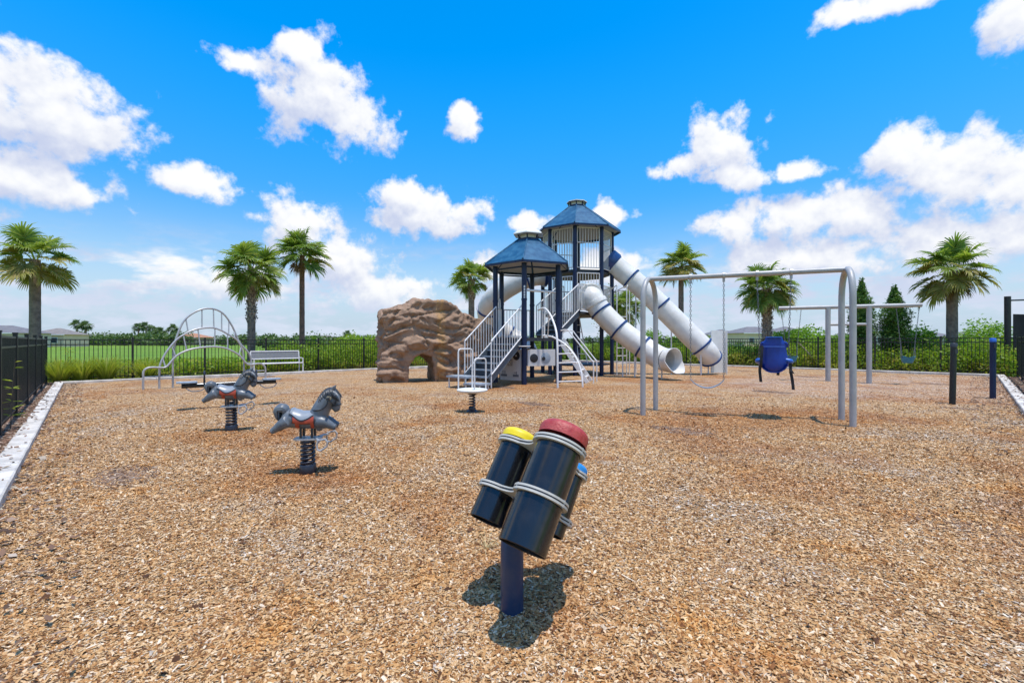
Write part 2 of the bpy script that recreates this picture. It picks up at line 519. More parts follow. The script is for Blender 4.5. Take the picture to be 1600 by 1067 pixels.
def rock_mat():
    m = bpy.data.materials.new('rock')
    m.use_nodes = True
    nt = NT(m.node_tree)
    bs = nt.n['Principled BSDF']
    bs.inputs['Roughness'].default_value = 0.85
    bs.inputs['Specular IOR Level'].default_value = 0.2
    geo = nt.add('ShaderNodeNewGeometry')
    p = geo.outputs['Position']
    n1 = nt.noise(p, 1.7, 8, 0.65, 0.3)
    n2 = nt.noise(p, 11, 6, 0.65)
    c = nt.mix(nt.ss(n1.outputs[0], 0.35, 0.65), (0.335, 0.215, 0.140), (0.235, 0.145, 0.095))
    c = nt.mix(nt.ss(n2.outputs[0], 0.45, 0.75, 0, 0.5), c, (0.43, 0.305, 0.215))
    # ochre stain running down the face right of the tunnel
    sp = nt.add('ShaderNodeSeparateXYZ')
    nt.put(sp.inputs[0], nt.vmath('ADD', p, nt.vmath('SCALE', n1.outputs['Color'], 0.35)))
    w = nt.math('ADD', nt.math('MULTIPLY', nt.math('ADD', sp.outputs[0], 4.07), 0.92), nt.math('MULTIPLY', nt.math('SUBTRACT', sp.outputs[1], 13.9), 0.39))
    st = nt.ss(nt.math('ABSOLUTE', nt.math('SUBTRACT', w, 2.15)), 0.22, 0.05, 0, 0.6)
    c = nt.mix(nt.math('MULTIPLY', st, nt.ss(n2.outputs[0], 0.3, 0.6)), c, (0.48, 0.27, 0.09))
    nt.put(bs.inputs['Base Color'], c)
    b = nt.add('ShaderNodeBump')
    b.inputs['Strength'].default_value = 0.7
    b.inputs['Distance'].default_value = 0.03
    nt.put(b.inputs['Height'], n2.outputs[0])
    nt.l.new(b.outputs[0], bs.inputs['Normal'])
    MATS['rock'] = m


rock_mat()


# ------------------------------------------------------------------ mesh helpers
def V(*a):
    return Vector(a)


def wloc(o):
    p = Vector((0, 0, 0))
    while o is not None:
        p += o.location
        o = o.parent
    return p


def link(name, me, material, parent=None, loc=None):
    o = bpy.data.objects.new(name, me)
    COL.objects.link(o)
    if material is not None and not me.materials:
        me.materials.append(MATS[material])
    if parent is not None:
        o.parent = parent
    if loc is not None:
        o.location = loc
    return o


def tag(o, label=None, cat=None, group=None, kind=None):
    if label:
        o['label'] = label
    if cat:
        o['category'] = cat
    if group:
        o['group'] = group
    if kind:
        o['kind'] = kind
    return o


def thing(name, label, cat, loc=(0, 0, 0), rz=0.0, group=None):
    o = bpy.data.objects.new(name, None)
    o.empty_display_size = 0.2
    COL.objects.link(o)
    o.location = loc
    o.rotation_euler = (0, 0, rz)
    return tag(o, label, cat, group)


def finish(me, smooth=40):
    n = len(me.polygons)
    if smooth:
        me.polygons.foreach_set('use_smooth', np.ones(n, dtype=bool))
        me.set_sharp_from_angle(angle=R(smooth))
    me.update()


class MB:
    def __init__(self):
        self.v = []
        self.f = []

    def add(self, vs, fs):
        o = len(self.v)
        self.v += [tuple(x) for x in vs]
        self.f += [tuple(i + o for i in f) for f in fs]
        return self

    def box(self, c, s, rz=0.0, mtx=None):
        x, y, z = (k / 2 for k in s)
        vs = [Vector((a * x, b * y, d * z)) for d in (-1, 1) for b in (-1, 1) for a in (-1, 1)]
        m = mtx if mtx is not None else Matrix.Rotation(rz, 3, 'Z')
        vs = [Vector(c) + m @ q for q in vs]
        return self.add(vs, [(0, 2, 3, 1), (4, 5, 7, 6), (0, 1, 5, 4), (2, 6, 7, 3), (0, 4, 6, 2), (1, 3, 7, 5)])

    def bar(self, p0, p1, w, h, up=(0, 0, 1)):
        p0, p1 = Vector(p0), Vector(p1)
        d = p1 - p0
        L = d.length
        d.normalize()
        u = Vector(up)
        s = d.cross(u)
        if s.length < 1e-4:
            s = d.cross(Vector((1, 0, 0)))
        s.normalize()
        u = s.cross(d)
        m = Matrix((d, s, u)).transposed()
        return self.box((p0 + p1) / 2, (L, w, h), mtx=m)

    def tube(self, pts, r, n=10, caps=True, closed=False):
        pts = [Vector(p) for p in pts]
        N = len(pts)
        rs = r if isinstance(r, (list, tuple)) else [r] * N
        tang = []
        for i in range(N):
            a = pts[(i - 1) % N] if (closed or i > 0) else pts[i]
            b = pts[(i + 1) % N] if (closed or i < N - 1) else pts[i]
            t = b - a
            tang.append(t.normalized())
        ref = Vector((0, 0, 1)) if abs(tang[0].z) < 0.9 else Vector((1, 0, 0))
        nrm = tang[0].cross(ref).normalized()
        vs = []
        for i in range(N):
            t = tang[i]
            nrm = (nrm - t * nrm.dot(t))
            nrm.normalize()
            bn = t.cross(nrm)
            for k in range(n):
                a = 2 * math.pi * k / n
                vs.append(pts[i] + (nrm * math.cos(a) + bn * math.sin(a)) * rs[i])
        fs = []
        for i in range(N if closed else N - 1):
            j = (i + 1) % N
            for k in range(n):
                k2 = (k + 1) % n
                fs.append((i * n + k, i * n + k2, j * n + k2, j * n + k))
        if caps and not closed:
            fs.append(tuple(range(n - 1, -1, -1)))
            fs.append(tuple((N - 1) * n + k for k in range(n)))
        return self.add(vs, fs)

    def lathe(self, prof, n=24, mtx=None, close=False):
        vs, fs = [], []
        for (r, z) in prof:
            for k in range(n):
                a = 2 * math.pi * k / n
                vs.append(Vector((r * math.cos(a), r * math.sin(a), z)))
        P = len(prof)
        for i in range(P if close else P - 1):
            j = (i + 1) % P
            for k in range(n):
                k2 = (k + 1) % n
                fs.append((i * n + k, i * n + k2, j * n + k2, j * n + k))
        if mtx is not None:
            vs = [mtx @ q for q in vs]
        return self.add(vs, fs)

    def prism(self, poly, z0, z1, mtx=None):
        n = len(poly)
        vs = [Vector((x, y, z0)) for x, y in poly] + [Vector((x, y, z1)) for x, y in poly]
        if mtx is not None:
            vs = [mtx @ q for q in vs]
        fs = [tuple(range(n - 1, -1, -1)), tuple(range(n, 2 * n))]
        fs += [(i, (i + 1) % n, n + (i + 1) % n, n + i) for i in range(n)]
        return self.add(vs, fs)

    def mesh(self, name, smooth=40):
        me = bpy.data.meshes.new(name)
        me.from_pydata(self.v, [], self.f)
        finish(me, smooth)
        return me

    def build(self, name, material, parent=None, smooth=40, local=False):
        """vertices are in world metres (parents unrotated); origin goes to the mesh's base"""
        vs = np.array(self.v, dtype=float)
        lo, hi = vs.min(0), vs.max(0)
        o = Vector(((lo[0] + hi[0]) / 2, (lo[1] + hi[1]) / 2, lo[2]))
        me = bpy.data.meshes.new(name)
        me.from_pydata([tuple(q) for q in (vs - np.array(o))], [], self.f)
        finish(me, smooth)
        return link(name, me, material, parent, o - (wloc(parent) if parent is not None and not local else Vector()))


def axis_mtx(p, d, roll=0.0):
    d = Vector(d).normalized()
    q = d.to_track_quat('Z', 'Y')
    return Matrix.Translation(Vector(p)) @ q.to_matrix().to_4x4() @ Matrix.Rotation(roll, 4, 'Z')


def spline(pts, sub=6):
    pts = [Vector(p) for p in pts]
    out = []
    n = len(pts)
    for i in range(n - 1):
        p0, p1, p2, p3 = pts[max(i - 1, 0)], pts[i], pts[i + 1], pts[min(i + 2, n - 1)]
        for k in range(sub):
            t = k / sub
            out.append(0.5 * ((2 * p1) + (-p0 + p2) * t + (2 * p0 - 5 * p1 + 4 * p2 - p3) * t * t + (-p0 + 3 * p1 - 3 * p2 + p3) * t ** 3))
    out.append(pts[-1])
    return out


def dup(o, name, parent=None, loc=None, rot=None, scale=None, material=None):
    c = o.copy()
    c.name = name
    COL.objects.link(c)
    c.parent = parent
    if loc is not None:
        c.location = loc
    if rot is not None:
        c.rotation_euler = rot
    if scale is not None:
        c.scale = scale
    return c


def inst(name, me, parent, loc, rot=(0, 0, 0), scale=(1, 1, 1), material=None):
    o = bpy.data.objects.new(name, me)
    COL.objects.link(o)
    if material is not None:
        if not me.materials:
            me.materials.append(MATS[material])
        if me.materials[0] != MATS[material]:
            o.material_slots[0].link = 'OBJECT'
            o.material_slots[0].material = MATS[material]
    o.parent = parent
    o.location = loc
    o.rotation_euler = rot
    o.scale = scale
    return o


def remesh(me, voxel, smooth_iter=0):
    tmp = bpy.data.objects.new('tmp', me)
    COL.objects.link(tmp)
    md = tmp.modifiers.new('r', 'REMESH')
    md.mode = 'VOXEL'
    md.voxel_size = voxel
    if smooth_iter:
        sm = tmp.modifiers.new('s', 'SMOOTH')
        sm.factor = 0.5
        sm.iterations = smooth_iter
    dg = bpy.context.evaluated_depsgraph_get()
    res = bpy.data.meshes.new_from_object(tmp.evaluated_get(dg))
    bpy.data.objects.remove(tmp)
    return res


# ------------------------------------------------------------------ site plan (metres; camera at the near corner)
A = V(-13.6, 13.8, 0)
B = V(4.05, 30.2, 0)
C = V(17.9, 16.8, 0)
D = V(0.10, -0.80, 0)


def side(p, q):
    d = (q - p).normalized()
    return d, V(-d.y, d.x, 0)     # direction and left-hand normal (outwards when walking A>B>C>D clockwise)


dAB, nAB = side(A, B)
dBC, nBC = side(B, C)
dCD, nCD = side(C, D)
dDA, nDA = side(D, A)


def offset_corner(p, d1, n1, o1, d2, n2, o2):
    """corner of the two sides pushed outwards by o1, o2"""
    a, b = p + n1 * o1, p + n2 * o2
    den = d1.x * d2.y - d1.y * d2.x
    t = ((b.x - a.x) * d2.y - (b.y - a.y) * d2.x) / den
    return a + d1 * t


def ring_pts(oAB, oBC, oCD, oDA):
    return [offset_corner(A, dDA, nDA, oDA, dAB, nAB, oAB), offset_corner(B, dAB, nAB, oAB, dBC, nBC, oBC),
            offset_corner(C, dBC, nBC, oBC, dCD, nCD, oCD), offset_corner(D, dCD, nCD, oCD, dDA, nDA, oDA)]


def gz(x, y):
    return 0.014 * math.sin(0.9 * x + 0.4 * y) + 0.012 * math.sin(1.7 * y - 0.6 * x + 1) + 0.008 * math.sin(3.1 * x + 2.3 * y)


def gz_np(x, y):
    return 0.014 * np.sin(0.9 * x + 0.4 * y) + 0.012 * np.sin(1.7 * y - 0.6 * x + 1) + 0.008 * np.sin(3.1 * x + 2.3 * y)


def quad_grid(P, nu, nv, zf):
    vs, fs = [], []
    for i in range(nu + 1):
        for j in range(nv + 1):
            u, v = i / nu, j / nv
            p = (P[3] * (1 - u) + P[0] * u) * (1 - v) + (P[2] * (1 - u) + P[1] * u) * v
            vs.append((p.x, p.y, zf(p.x, p.y)))
    for i in range(nu):
        for j in range(nv):
            a = i * (nv + 1) + j
            fs.append((a, a + nv + 1, a + nv + 2, a + 1))
    return vs, fs


# ground sheets
m = MB()
m.add([(-1500, -1500, -0.06), (1500, -1500, -0.06), (1500, 1500, -0.06), (-1500, 1500, -0.06)], [(0, 1, 2, 3)])
tag(m.build('grass_field', 'field', smooth=0), 'flat green meadow reaching to the far treeline', kind='structure')
m = MB()
vs, fs = quad_grid(ring_pts(1.75, 1.4, 1.3, 1.2), 50, 60, lambda x, y: -0.045 + 0.6 * abs(gz(x, y)))
m.add(vs, fs)
tag(m.build('planting_bed', 'bed_mulch'), 'strip of dark bark mulch between kerb and black fence', kind='structure')
m = MB()
vs, fs = quad_grid(ring_pts(0.05, 0.05, 0.05, 0.05), 120, 140, gz)
m.add(vs, fs)
tag(m.build('playground_ground', 'mulch'), 'tan wood chip surface of the whole playground', kind='structure')

# loose chips lying on top of it, as far as one can tell them apart
def make_chips():
    pts = []

    def inside(x, y):
        ok = np.ones_like(x, dtype=bool)
        for p, n in ((A, nAB), (B, nBC), (C, nCD), (D, nDA)):
            ok &= ((x - p.x) * n.x + (y - p.y) * n.y) < -0.01
        return ok
    xs, ys, sc = [], [], []
    # density thins out smoothly with distance while the chips that count get a little larger
    k = 1.28
    edges = np.linspace(0.9, 13.5, 60)
    for d0, d1 in zip(edges[:-1], edges[1:]):
        dm = (d0 + d1) / 2
        dens = 18500 if dm < 2.6 else 18500 * (2.6 / dm) ** 2.12
        dens *= min(1.0, max(0.0, (13.5 - dm) / 7.5))
        n = int(k * (d1 ** 2 - d0 ** 2) * dens)
        y = np.sqrt(rng.uniform(d0 ** 2, d1 ** 2, n))
        x = rng.uniform(-k, k, n) * y
        ok = inside(x, y)
        xs.append(x[ok]); ys.append(y[ok]); sc.append(np.full(ok.sum(), max(1.0, (dm / 2.6) ** 0.33)))
    x, y, s = np.concatenate(xs), np.concatenate(ys), np.concatenate(sc)
    n = len(x)
    L = np.clip(rng.lognormal(math.log(0.0072), 0.5, n), 0.0028, 0.030) * s
    W = np.clip(L * rng.uniform(0.20, 0.55, n), 0.0015, 0.0070 * s)
    lng = rng.random(n) < 0.03
    L[lng] *= 2.1; W[lng] *= 0.55
    big = rng.random(n) < 0.0006
    L[big] *= 2.0; W[big] *= 2.2
    T = rng.uniform(0.001, 0.004, n) * s
    yaw = rng.uniform(0, 2 * math.pi, n)
    pit = rng.normal(0, 0.17, n)
    rol = rng.normal(0, 0.26, n)
    z = gz_np(x, y) + rng.uniform(0.0005, 0.0065, n) * s
    cy, sy, cp, sp, cr, sr = np.cos(yaw), np.sin(yaw), np.cos(pit), np.sin(pit), np.cos(rol), np.sin(rol)
    ax = np.stack([cy * cp, sy * cp, sp], 1)
    side_ = np.stack([-sy * cr + cy * sp * sr, cy * cr + sy * sp * sr, -cp * sr], 1)
    up = np.cross(ax, side_)
    c = np.stack([x, y, z], 1)
    bend = rng.normal(0, 0.16, n)
    t1, t2 = rng.uniform(0.35, 1.0, n), rng.uniform(0.35, 1.0, n)

    def pt(u, v, w):
        return c + ax * (u * L)[:, None] + side_ * (v * W)[:, None] + up * (w)[:, None]
    bz = bend * L
    z0 = np.zeros(n)
    P = [pt(-1 + z0, -t1, z0 - bz), pt(-1 + z0, t1, z0 - bz), pt(z0, z0 - 1, z0 + bz), pt(z0, z0 + 1, z0 + bz), pt(1 + z0, -t2, z0 - bz), pt(1 + z0, t2, z0 - bz),
         ]
    verts = np.stack(P, 1).reshape(-1, 3)
    k = 6
    q = np.array([[0, 2, 3, 1], [2, 4, 5, 3]])
    faces = (np.arange(n)[:, None, None] * k + q[None]).reshape(-1)
    nf = n * 2
    me = bpy.data.meshes.new('wood_chips')
    me.vertices.add(n * k)
    me.vertices.foreach_set('co', verts.reshape(-1).astype(np.float32))
    me.loops.add(nf * 4)
    me.loops.foreach_set('vertex_index', faces.astype(np.int32))
    me.polygons.add(nf)
    me.polygons.foreach_set('loop_start', np.arange(0, nf * 4, 4, dtype=np.int32))
    me.update(calc_edges=True)
    val = np.clip(rng.beta(1.6, 1.55, n), 0, 1)
    val[big] = rng.uniform(0.0, 0.12, big.sum())
    at = me.attributes.new('chipval', 'FLOAT', 'POINT')
    at.data.foreach_set('value', np.repeat(val, k).astype(np.float32))
    print('chips', n)
    o = link('wood_chips', me, 'chips')
    tag(o, 'loose tan and brown wood chips strewn over the playground', 'wood chips', kind='stuff')


make_chips()

# ------------------------------------------------------------------ kerb
def kerb():
    root = thing('concrete_kerb', 'pale concrete kerb edging the wood chips on all sides', 'kerb')
    del root['category']
    root['kind'] = 'structure'
    W, H = 0.20, 0.085
    inner = ring_pts(0, 0, 0, 0)
    mid = ring_pts(W / 2, W / 2, W / 2, W / 2)
    for i in range(4):
        p, q = mid[i], mid[(i + 1) % 4]
        d = (q - p).normalized()
        a = p - d * (W / 2)
        L = (q - p).length      # butt each side against the next one
        n = round(L / 2.4)
        s = L / n
        me = None
        for k in range(n):
            c = a + d * (s * (k + 0.5))
            if me is None:
                x, y, z, b = s / 2 - 0.004, W / 2, H, 0.012
                mb = MB()
                prof = [(-y, -0.12), (y, -0.12), (y, z - b), (y - b, z), (-y + b, z), (-y, z - b)]
                nseg = 8
                vs, fs = [], []
                for t in range(nseg + 1):
                    xx = -x + 2 * x * t / nseg
                    for (py, pz) in prof:
                        vs.append((xx, py + random.uniform(-.002, .002), pz + random.uniform(-.002, .002)))
                for t in range(nseg):
                    for e in range(6):
                        e2 = (e + 1) % 6
                        fs.append((t * 6 + e, t * 6 + e2, (t + 1) * 6 + e2, (t + 1) * 6 + e))
                fs.append(tuple(range(5, -1, -1)))
                fs.append(tuple(nseg * 6 + e for e in range(6)))
                me = mb.add(vs, fs).mesh('kerb_slab', 30)
            inst('kerb_slab', me, root, (c.x, c.y, random.uniform(-0.008, 0.004)), (0, 0, math.atan2(d.y, d.x) + random.uniform(-.002, .002)), (1, 1, 1), 'concrete')


kerb()

def bark_mulch():
    """bark nuggets on the planting strips, some washed over the kerb"""
    rr = np.random.default_rng(3)
    xs, ys, zs = [], [], []
    for (P0, d, n_, s0, s1, o0, o1, dens, zz) in [(A, -dDA, nDA, -0.5, 17.0, 0.205, 0.95, 420, -0.03), (A, -dDA, nDA, 0, 17.0, 0.03, 0.20, 75, 0.088), (C, dCD, nCD, -0.5, 17.0, 0.205, 0.95, 420, -0.03), (C, dCD, nCD, 0.0, 17.0, 0.03, 0.20, 60, 0.088),
                                                  (A, dAB, nAB, -0.4, 22.0, 0.205, 1.2, 260, -0.03), (A, -dDA, -nDA, 0, 17, 0.0, 0.45, 130, 0.014), (C, dCD, -nCD, 0, 17, 0.0, 0.7, 110, 0.014)]:
        n = int((s1 - s0) * (o1 - o0) * dens)
        a = rr.uniform(s0, s1, n)
        b = o0 + (o1 - o0) * rr.random(n) ** (2.0 if zz > 0 else 1.0)
        if zz > 0.05:
            b = o1 - (o1 - o0) * rr.random(n) ** 1.7
        x = P0.x + d.x * a + n_.x * b
        y = P0.y + d.y * a + n_.y * b
        xs.append(x); ys.append(y); zs.append(np.full(n, zz) + rr.uniform(0, 0.012, n) + (0.6 * np.abs(gz_np(x, y)) if zz < 0 else 0))
    x, y, z = np.concatenate(xs), np.concatenate(ys), np.concatenate(zs)
    n = len(x)
    L = rr.uniform(0.014, 0.042, n)
    W = L * rr.uniform(0.3, 0.6, n)
    H = rr.uniform(0.004, 0.012, n)
    yaw = rr.uniform(0, 6.283, n)
    ax = np.stack([np.cos(yaw), np.sin(yaw), rr.normal(0, 0.2, n)], 1)
    sd_ = np.stack([-np.sin(yaw), np.cos(yaw), rr.normal(0, 0.3, n)], 1)
    c = np.stack([x, y, z], 1)
    upz = np.array([0, 0, 1.0])
    vs = np.stack([c - ax * L[:, None], c - sd_ * W[:, None], c + ax * L[:, None], c + sd_ * W[:, None], c + upz * H[:, None]], 1).reshape(-1, 3)
    f = (np.arange(n)[:, None, None] * 5 + np.array([[0, 1, 4], [1, 2, 4], [2, 3, 4], [3, 0, 4]])[None]).reshape(-1)
    me = bpy.data.meshes.new('bark_mulch')
    me.vertices.add(n * 5)
    me.vertices.foreach_set('co', vs.reshape(-1).astype(np.float32))
    me.loops.add(len(f))
    me.loops.foreach_set('vertex_index', f.astype(np.int32))
    me.polygons.add(n * 4)
    me.polygons.foreach_set('loop_start', np.arange(0, len(f), 3, dtype=np.int32))
    me.update(calc_edges=True)
    tag(link('bark_mulch', me, 'bark_bits'), 'dark bark nuggets on the planting strips and kerb', 'bark mulch', kind='stuff')


leaf_mat('bark_bits', (0.075, 0.042, 0.028), (0.24, 0.13, 0.080), (0.52, 0.42, 0.33), trans=0.0, rough=0.9)
bark_mulch()

# ------------------------------------------------------------------ fences
def fence(label, p, q, height, first=0.0, span=2.15, base=0.0):
    root = thing('metal_fence', label, 'fence', (p.x, p.y, base), 0, 'black metal picket fences round the playground')
    d = (q - p).normalized()
    ang = math.atan2(d.y, d.x)
    L = (q - p).length
    n = max(1, round(L / span))
    s = L / n
    mp = MB().box((0, 0, (height + 0.06) / 2 - 0.1), (0.062, 0.062, height + 0.06 + 0.2)).box((0, 0, height + 0.066), (0.074, 0.074, 0.025))
    mp = mp.mesh('post', 0)
    mk = MB().box((0, 0, height / 2 + 0.025), (0.018, 0.018, height - 0.07)).mesh('picket', 0)
    for k in range(n + 1):
        c = d * (s * k)
        inst('post', mp, root, (c.x, c.y, 0), (0, 0, ang), (1, 1, 1), 'fence_black')
    rails = [MB().bar((0.032, 0, z), (s - 0.032, 0, z), 0.028, 0.032).mesh('rail', 0) for z in (0.11, height - 0.17, height - 0.01)]
    npk = round(s / 0.112)
    for k in range(n):
        c = d * (s * k)
        for r in rails:
            inst('rail', r, root, (c.x, c.y, 0), (0, 0, ang), (1, 1, 1), 'fence_black')
        for t in range(1, npk):
            cc = c + d * (s * t / npk)
            inst('picket', mk, root, (cc.x, cc.y, 0), (0, 0, ang), (1, 1, 1), 'fence_black')


FO = ring_pts(1.15, 0.75, 0.55, 0.42)
fence('black picket fence behind the bench and arch climber', FO[0], FO[1], 1.37)
fence('black picket fence behind the swings and cypress trees', FO[1] + dBC * 0.08, FO[2], 1.42, base=0.02)
fence('black picket fence running along the left kerb', FO[0] - dDA * 0.08, FO[0] - dDA * 13.0, 1.38)
fence('black picket fence running along the right kerb', FO[2] + dCD * 0.08, FO[2] + dCD * 11.0, 1.44, base=0.02)

# ------------------------------------------------------------------ play tower
NV, WR = 'navy', 'white_rail'
hexc, octc = V(0.54, 14.95, 0), V(2.65, 18.6, 0)
HR, OR_ = 1.15, 1.40
hexa = [R(-98.5 + 60 * k) for k in range(6)]
octa = [R(-101 + 45 * k) for k in range(8)]
HP = [hexc + V(math.cos(a), math.sin(a), 0) * HR for a in hexa]
OP = [octc + V(math.cos(a), math.sin(a), 0) * OR_ for a in octa]
ZL, ZM, ZT = 1.42, 2.42, 4.05          # low, middle and top deck
ZHE, ZOE = 3.74, 5.72                  # eaves

tower = thing('play_tower', 'navy and white two-towered playground structure with roofs, stairs and tube slides', 'play tower', (hexc.x, hexc.y, 0))


def up(p, z):
    return Vector((p.x, p.y, z))


for p in HP:
    o = MB().tube([up(p, -0.1), up(p, ZHE - 0.05)], 0.080, 18).build('post', NV, tower)
    MB().lathe([(0.079, 0), (0.090, 0), (0.090, 0.06), (0.079, 0.06)], 18, Matrix.Translation(up(p, 2.55))).build('collar', NV, o)
for p in OP:
    o = MB().tube([up(p, -0.1), up(p, ZOE - 0.03)], 0.079, 18).build('post', NV, tower)
    for zc in (2.9, 5.0):
        MB().lathe([(0.078, 0), (0.089, 0), (0.089, 0.06), (0.078, 0.06)], 18, Matrix.Translation(up(p, zc))).build('collar', NV, o)


def deck(c, angs, r, z, th=0.11):
    poly = [(c.x + math.cos(a) * r, c.y + math.sin(a) * r) for a in angs]
    MB().prism(poly, z - th, z).build('deck', 'deck_dark', tower, 0)


deck(hexc, hexa, HR - 0.085, ZL)
deck(octc, octa, OR_ - 0.085, ZM)
deck(octc, octa, OR_ - 0.085, ZT)
deck(octc, octa, OR_ - 0.085, 0.42, 0.06)


def roof(c, angs, r, ze, rt, zt, capr, white_cap):
    n = len(angs)
    E = [up(c + V(math.cos(a), math.sin(a), 0) * r, ze) for a in angs]
    T = [up(c + V(math.cos(a), math.sin(a), 0) * rt, zt) for a in angs]
    for k in range(n):
        j = (k + 1) % n
        out = ((E[k] + E[j]) / 2 - c)
        out.z = 0
        out.normalize()
        mb = MB()
        # panel of three ribs of sheet, slightly bowed, with a folded lip at the eaves
        NS = 6
        vs, fs = [], []
        for t in range(NS + 1):
            w = t / NS
            for s in range(5):
                q = s / 4
                a_, b_ = E[k].lerp(T[k], w), E[j].lerp(T[j], w)
                p = a_.lerp(b_, 0.012 + 0.976 * q)
                p.z += 0.02 * math.sin(math.pi * w) - 0.010 * (t % 2)
                vs.append(p)
        for t in range(NS):
            for s in range(4):
                a0 = t * 5 + s
                fs.append((a0, a0 + 1, a0 + 6, a0 + 5))
        b0 = len(vs)
        vs += [p - V(0, 0, 0.022) for p in vs[:]]
        fs += [(b0 + f[3], b0 + f[2], b0 + f[1], b0 + f[0]) for f in list(fs)]
        rim = [0, 1, 2, 3, 4]
        fs += [(rim[i + 1], rim[i], b0 + rim[i], b0 + rim[i + 1]) for i in range(4)]
        pn = mb.add(vs, fs).build('roof_panel', 'roof_blue', tower, 20)
        li = MB()
        li.bar(E[k] + V(0, 0, -0.045), E[j] + V(0, 0, -0.045), 0.03, 0.055)
        li.build('eaves_trim', NV, pn, 0)
        # pale lining below the sheet
        ins = []
        for w in (0.06, 0.94):
            a_, b_ = E[k].lerp(T[k], w), E[j].lerp(T[j], w)
            ins += [a_.lerp(b_, 0.03) - V(0, 0, 0.045), a_.lerp(b_, 0.97) - V(0, 0, 0.045)]
        MB().add(ins + [q - V(0, 0, 0.012) for q in ins], [(0, 1, 3, 2), (4, 6, 7, 5), (0, 4, 5, 1), (1, 5, 7, 3), (3, 7, 6, 2), (2, 6, 4, 0)]).build('roof_lining', 'roof_under', pn, 0)
        rb = MB()
        rb.tube([E[k] + V(0, 0, 0.012), T[k] + V(0, 0, 0.012)], 0.026, 8)
        rb.build('roof_rib', 'roof_blue', tower)
    # lantern: little posts under a pale cap
    cp = MB().lathe([(capr, zt + 0.155), (capr * 0.98, zt + 0.195), (capr * 0.72, zt + 0.285), (capr * 0.35, zt + 0.345), (0.02, zt + 0.36)] if white_cap else
                    [(capr, zt + 0.17), (capr * 0.98, zt + 0.205), (capr * 0.6, zt + 0.235), (0.02, zt + 0.25)], n, Matrix.Translation((c.x, c.y, 0)) @ Matrix.Rotation(angs[0], 4, 'Z')).build(
        'roof_cap', 'cream' if white_cap else 'panel_grey', tower, 20)
    zc = zt + (0.155 if white_cap else 0.17)
    MB().lathe([(capr - 0.01, zc - 0.012), (0.02, zc - 0.010)], n, Matrix.Translation((c.x, c.y, 0)) @ Matrix.Rotation(angs[0], 4, 'Z')).build('cap_lining', 'panel_grey', cp, 20)
    MB().lathe([(rt - 0.06, zt - 0.05), (rt - 0.06, zc - 0.02)], n, Matrix.Translation((c.x, c.y, 0)) @ Matrix.Rotation(angs[0], 4, 'Z')).build('lantern_wall', 'cream', cp, 20)
    MB().lathe([(rt + 0.03, zt - 0.02), (rt + 0.03, zt + 0.03), (rt - 0.04, zt + 0.03)], n, Matrix.Translation((c.x, c.y, 0)) @ Matrix.Rotation(angs[0], 4, 'Z')).build('lantern_ring', NV, cp, 20)
    for a in angs:
        p0 = c + V(math.cos(a), math.sin(a), 0) * (rt - 0.015)
        p1 = c + V(math.cos(a), math.sin(a), 0) * (rt + 0.02)
        MB().bar(up(p0, zt + 0.02), up(p1, zc), 0.04, 0.04, (math.cos(a), math.sin(a), 0)).build('lantern_post', NV, cp, 0)


roof(hexc, hexa, 1.50, ZHE, 0.34, 4.62, 0.53, True)
roof(octc, octa, 1.74, ZOE, 0.34, 6.78, 0.42, False)
# drop beams under the low roof
for k in range(6):
    j = (k + 1) % 6
    MB().bar(up(HP[k], ZHE - 0.16).lerp(up(HP[j], ZHE - 0.16), 0.07), up(HP[k], ZHE - 0.16).lerp(up(HP[j], ZHE - 0.16), 0.93), 0.04, 0.05).build('roof_beam', NV, tower, 0)

_bal = {}


def bal_mesh(h):
    k = round(h, 2)
    if k not in _bal:
        _bal[k] = MB().tube([(0, 0, 0), (0, 0, k)], 0.0115, 6).mesh('baluster', 50)
    return _bal[k]


def railing(p, q, z0a, z0b, h, spacing=0.105, inset=0.09, mid=None, name='railing', toprail=0.021):
    """picket railing between two plan points; z0a/z0b are the foot heights at the ends"""
    d = (q - p)
    L = d.length
    d.normalize()
    a, b = p + d * inset, q - d * inset
    za = z0a + (z0b - z0a) * inset / L
    zb = z0b - (z0b - z0a) * inset / L
    mb = MB()
    mb.tube([up(a, za), up(b, zb)], 0.019, 8)
    mb.tube([up(a, za + h), up(b, zb + h)], toprail, 8)
    mb.tube([up(a, za), up(a, za + h)], 0.019, 8)
    mb.tube([up(b, zb), up(b, zb + h)], 0.019, 8)
    if mid:
        mb.tube([up(a, za + mid), up(b, zb + mid)], 0.018, 8)
    o = mb.build(name, WR, tower)
    n = max(2, round((b - a).length / spacing))
    bm = bal_mesh(h)
    base = wloc(o)
    for k in range(1, n):
        t = k / n
        c = up(a.lerp(b, t), za + (zb - za) * t)
        inst('baluster', bm, o, c - base, material=WR)
    return o


# top deck: full-height cage on every face
for k in range(8):
    j = (k + 1) % 8
    if k == 3:
        continue           # the tall tube leaves here
    railing(OP[k], OP[j], ZT + 0.06, ZT + 0.06, 1.52, mid=0.95, spacing=0.115, name='cage_panel')
# middle deck
for k in (7, 1, 2, 4, 5):
    j = (k + 1) % 8
    railing(OP[k], OP[j], ZM + 0.06, ZM + 0.06, 1.30 if k in (7,) else 0.98, name='railing')
railing(OP[0], OP[1], ZM + 0.98, ZM + 0.98, 0.50, name='railing')
# low deck
railing(HP[4], HP[5], ZL + 0.05, ZL + 0.05, 0.92)
railing(HP[3], HP[4], ZL + 0.05, ZL + 0.05, 0.92)
